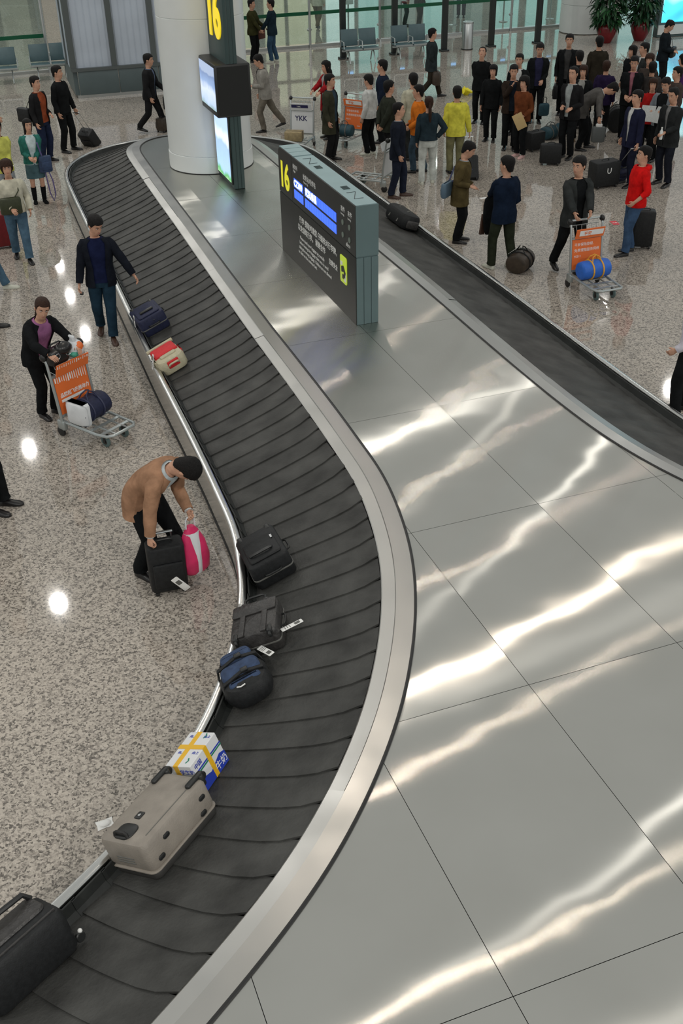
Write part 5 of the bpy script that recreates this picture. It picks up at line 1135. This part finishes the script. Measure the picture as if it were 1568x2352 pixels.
# ------------------------------------------------------------ seats, bin, plants, glowing screen
M_seat = mat('seat_blue_grey', (.075, .13, .145), .45, var=.06, vscale=8)
def bench(label, pos, yaw, n):
    t = thing('bench_seat', label, 'bench', pos, yaw, 'blue grey airport benches'); wd = .60
    for i in range(n):
        x = (i-(n-1)/2)*wd
        b = MB(); b.T = Matrix.Translation((x, -.20, .44)) @ Matrix.Rotation(R(12), 4, 'X'); b.rbox((0, 0, .27), (.55, .035, .48), .02, 2, .012); b.build('backrest', M_seat, t)
        b = MB(); b.rbox((x, .03, .42), (.55, .46, .045), .03, 3, .015); b.build('seat', M_seat, t)
        b = MB(); b.box((x, .265, .425), (.55, .02, .04)); b.build('seat_edge', M_alu, t, 0)
    for i in range(n+1):
        x = (i-n/2)*wd; b = MB(); b.tube([(x, -.18, .45), (x, -.15, .64), (x, .18, .64), (x, .22, .45)], .016, 6); b.build('armrest', M_alu, t)
    b = MB(); b.box((0, 0, .36), (n*wd, .08, .05)); b.build('beam', M_alu, t, 0)
    for s_ in (-1, 1):
        b = MB(); b.tube([(s_*n*wd*.34, -.24, .02), (s_*n*wd*.34, -.1, .30), (s_*n*wd*.34, 0, .36), (s_*n*wd*.34, .1, .30), (s_*n*wd*.34, .26, .02)], .018, 6); b.build('leg', M_alu, t)
    return t
bench('double blue-grey seat left of the second dark post', (0.894, 35.644), 196, 2)
bench('double blue-grey seat between the second and third dark posts', (2.499, 36.212), 196, 2)
bench('blue-grey seat at the left edge of the photo behind the long coat', (-9.911, 33.432), 196, 2)
bench('blue-grey seat beside the panelled booth', (-8.465, 34.061), 196, 2)
t = thing('litter_bin', 'stainless steel litter bin by the third dark post', 'bin', (*(4.460, 37.558), 0)); b = MB(); b.lathe([(.17, .02), (.18, .03), (.18, .78), (.17, .80)], n=20); b.build('drum', M_steel, t)
b = MB(); b.lathe([(.185, .79), (.185, .83), (.12, .86), (.05, .86)], n=20); b.build('lid', M_steel, t); b = MB(); b.lathe([(.19, 0), (.19, .03)], n=20); b.build('base_ring', M_blackr, t)
M_pot = mat('red_glaze', (.16, .008, .012), .25, var=.15, vscale=6); M_leaf = mat('plant_leaf', (.010, .055, .018), .5, var=.4, vscale=5); M_leaf2 = mat('plant_leaf_light', (.022, .10, .030), .5, var=.3, vscale=5)
def plant(label, pos, hh, wd, n, seed):
    t = thing('potted_plant', label, 'plant', pos, 0, 'potted plants by the pillar'); random.seed(seed)
    b = MB(); b.lathe([(.16, .0), (.18, .02), (.30, .28), (.33, .46), (.29, .56), (.27, .58), (.29, .61), (.24, .61), (.22, .52)], n=24, c1=False); b.build('pot', M_pot, t)
    b = MB(); b.lathe([(.25, .54), (.02, .56)], n=16); b.build('soil', mat('soil', (.02, .014, .01), .9), t)
    b = MB()
    for k in range(5):
        a = 2*PI*k/5; b.tube([(.06*math.cos(a), .06*math.sin(a), .5), (.12*math.cos(a), .12*math.sin(a), hh*.5), (.22*math.cos(a+.3), .22*math.sin(a+.3), hh*.85)], [.02, .016, .008], 6)
    b.build('stem', mat('bark', (.05, .035, .02), .8), t)
    lv = []
    for k in range(3):
        me = MB(); L = .26+.05*k; Wd = .045+.008*k
        me.add([(0, 0, 0), (-Wd, L*.35, .02), (0, L*.35, .0), (Wd, L*.35, .02), (-Wd*.7, L*.7, -.01), (0, L*.7, -.03), (Wd*.7, L*.7, -.01), (0, L, -.09)], [(0, 2, 1), (0, 3, 2), (1, 2, 5, 4), (2, 3, 6, 5), (4, 5, 7), (5, 6, 7)]); lv.append(me)
    first = {}
    for i in range(n):
        z = random.uniform(.55, hh)/1.0; f = (z-.5)/(hh-.5); r_ = wd*(math.sin(PI*min(.15+f*.8, 1))**.7)*random.uniform(.45, 1.05); a = random.uniform(0, 2*PI); kd = random.randrange(3)
        Mx = Matrix.Translation((r_*math.cos(a), r_*math.sin(a), z)) @ Matrix.Rotation(a-PI/2+random.uniform(-.6, .6), 4, 'Z') @ Matrix.Rotation(random.uniform(-1.1, .35), 4, 'X') @ Matrix.Rotation(random.uniform(-.5, .5), 4, 'Y')
        if kd not in first:
            first[kd] = lv[kd].build('leaf', (M_leaf, M_leaf2, M_leaf)[kd], t, 60); o = first[kd]
        else: o = first[kd].copy(); COL.objects.link(o)
        o.parent = t; o.matrix_local = Mx
    fm = MB()
    for i in range(420):
        z = random.uniform(.55, hh); f = (z-.5)/(hh-.5); r_ = wd*.85*(math.sin(PI*min(.15+f*.8, 1))**.7)*random.uniform(.2, 1.0); a = random.uniform(0, 2*PI)
        fm.T = Matrix.Translation((r_*math.cos(a), r_*math.sin(a), z)) @ Matrix.Rotation(a-PI/2+random.uniform(-.6, .6), 4, 'Z') @ Matrix.Rotation(random.uniform(-1.1, .35), 4, 'X')
        fm.add([(0, 0, 0), (-.05, .10, .02), (0, .10, 0), (.05, .10, .02), (-.035, .2, -.01), (0, .2, -.03), (.035, .2, -.01), (0, .29, -.09)], [(0, 2, 1), (0, 3, 2), (1, 2, 5, 4), (2, 3, 6, 5), (4, 5, 7), (5, 6, 7)])
    fo_ = fm.build('inner_foliage', M_leaf, t, 60); fo_['kind'] = 'stuff'
plant('bushy plant in a dark red pot in front of the pale pillar', (9.195, 38.251), 2.2, .52, 290, 4)
plant('bushy plant in a dark red pot beside the glowing blue screen', (10.393, 38.537), 2.3, .46, 260, 9)
def glow():
    m = bpy.data.materials.new('blue_screen_glow'); m.use_nodes = True; nt = m.node_tree; b = nt.nodes['Principled BSDF']; L = nt.links.new
    tc = nd(nt, 'ShaderNodeTexCoord'); nz = nd(nt, 'ShaderNodeTexNoise'); nz.inputs['Scale'].default_value = 2.2; nz.inputs['Detail'].default_value = 2; L(tc.outputs['Generated'], nz.inputs['Vector'])
    cr = nd(nt, 'ShaderNodeValToRGB'); e = cr.color_ramp.elements; e[0].position = .35; e[0].color = (.02, .16, .36, 1); e[1].position = .62; e[1].color = (.55, .95, 1, 1); k = e.new(.5); k.color = (.06, .55, .75, 1)
    L(nz.outputs['Fac'], cr.inputs['Fac']); L(cr.outputs['Color'], b.inputs['Emission Color']); b.inputs['Emission Strength'].default_value = 2.4; b.inputs['Base Color'].default_value = (.01, .02, .03, 1); return m
t = thing('backlit_screen', 'large glowing blue backlit advertising screen behind the crowd at the top right', 'screen', mtx=FL((13.3, 39.7), 14))
b = MB(); b.rbox((0, 0, 1.75), (4.6, .30, 3.5), .02, 2); b.build('cabinet', M_slate, t)
b = MB(); b.box((0, -.16, 1.92), (4.4, .02, 2.9)); b.build('lit_face', glow(), t, 0)
b = MB(); b.box((0, -.17, .24), (4.6, .05, .30)); b.build('plinth', M_white, t, 0)
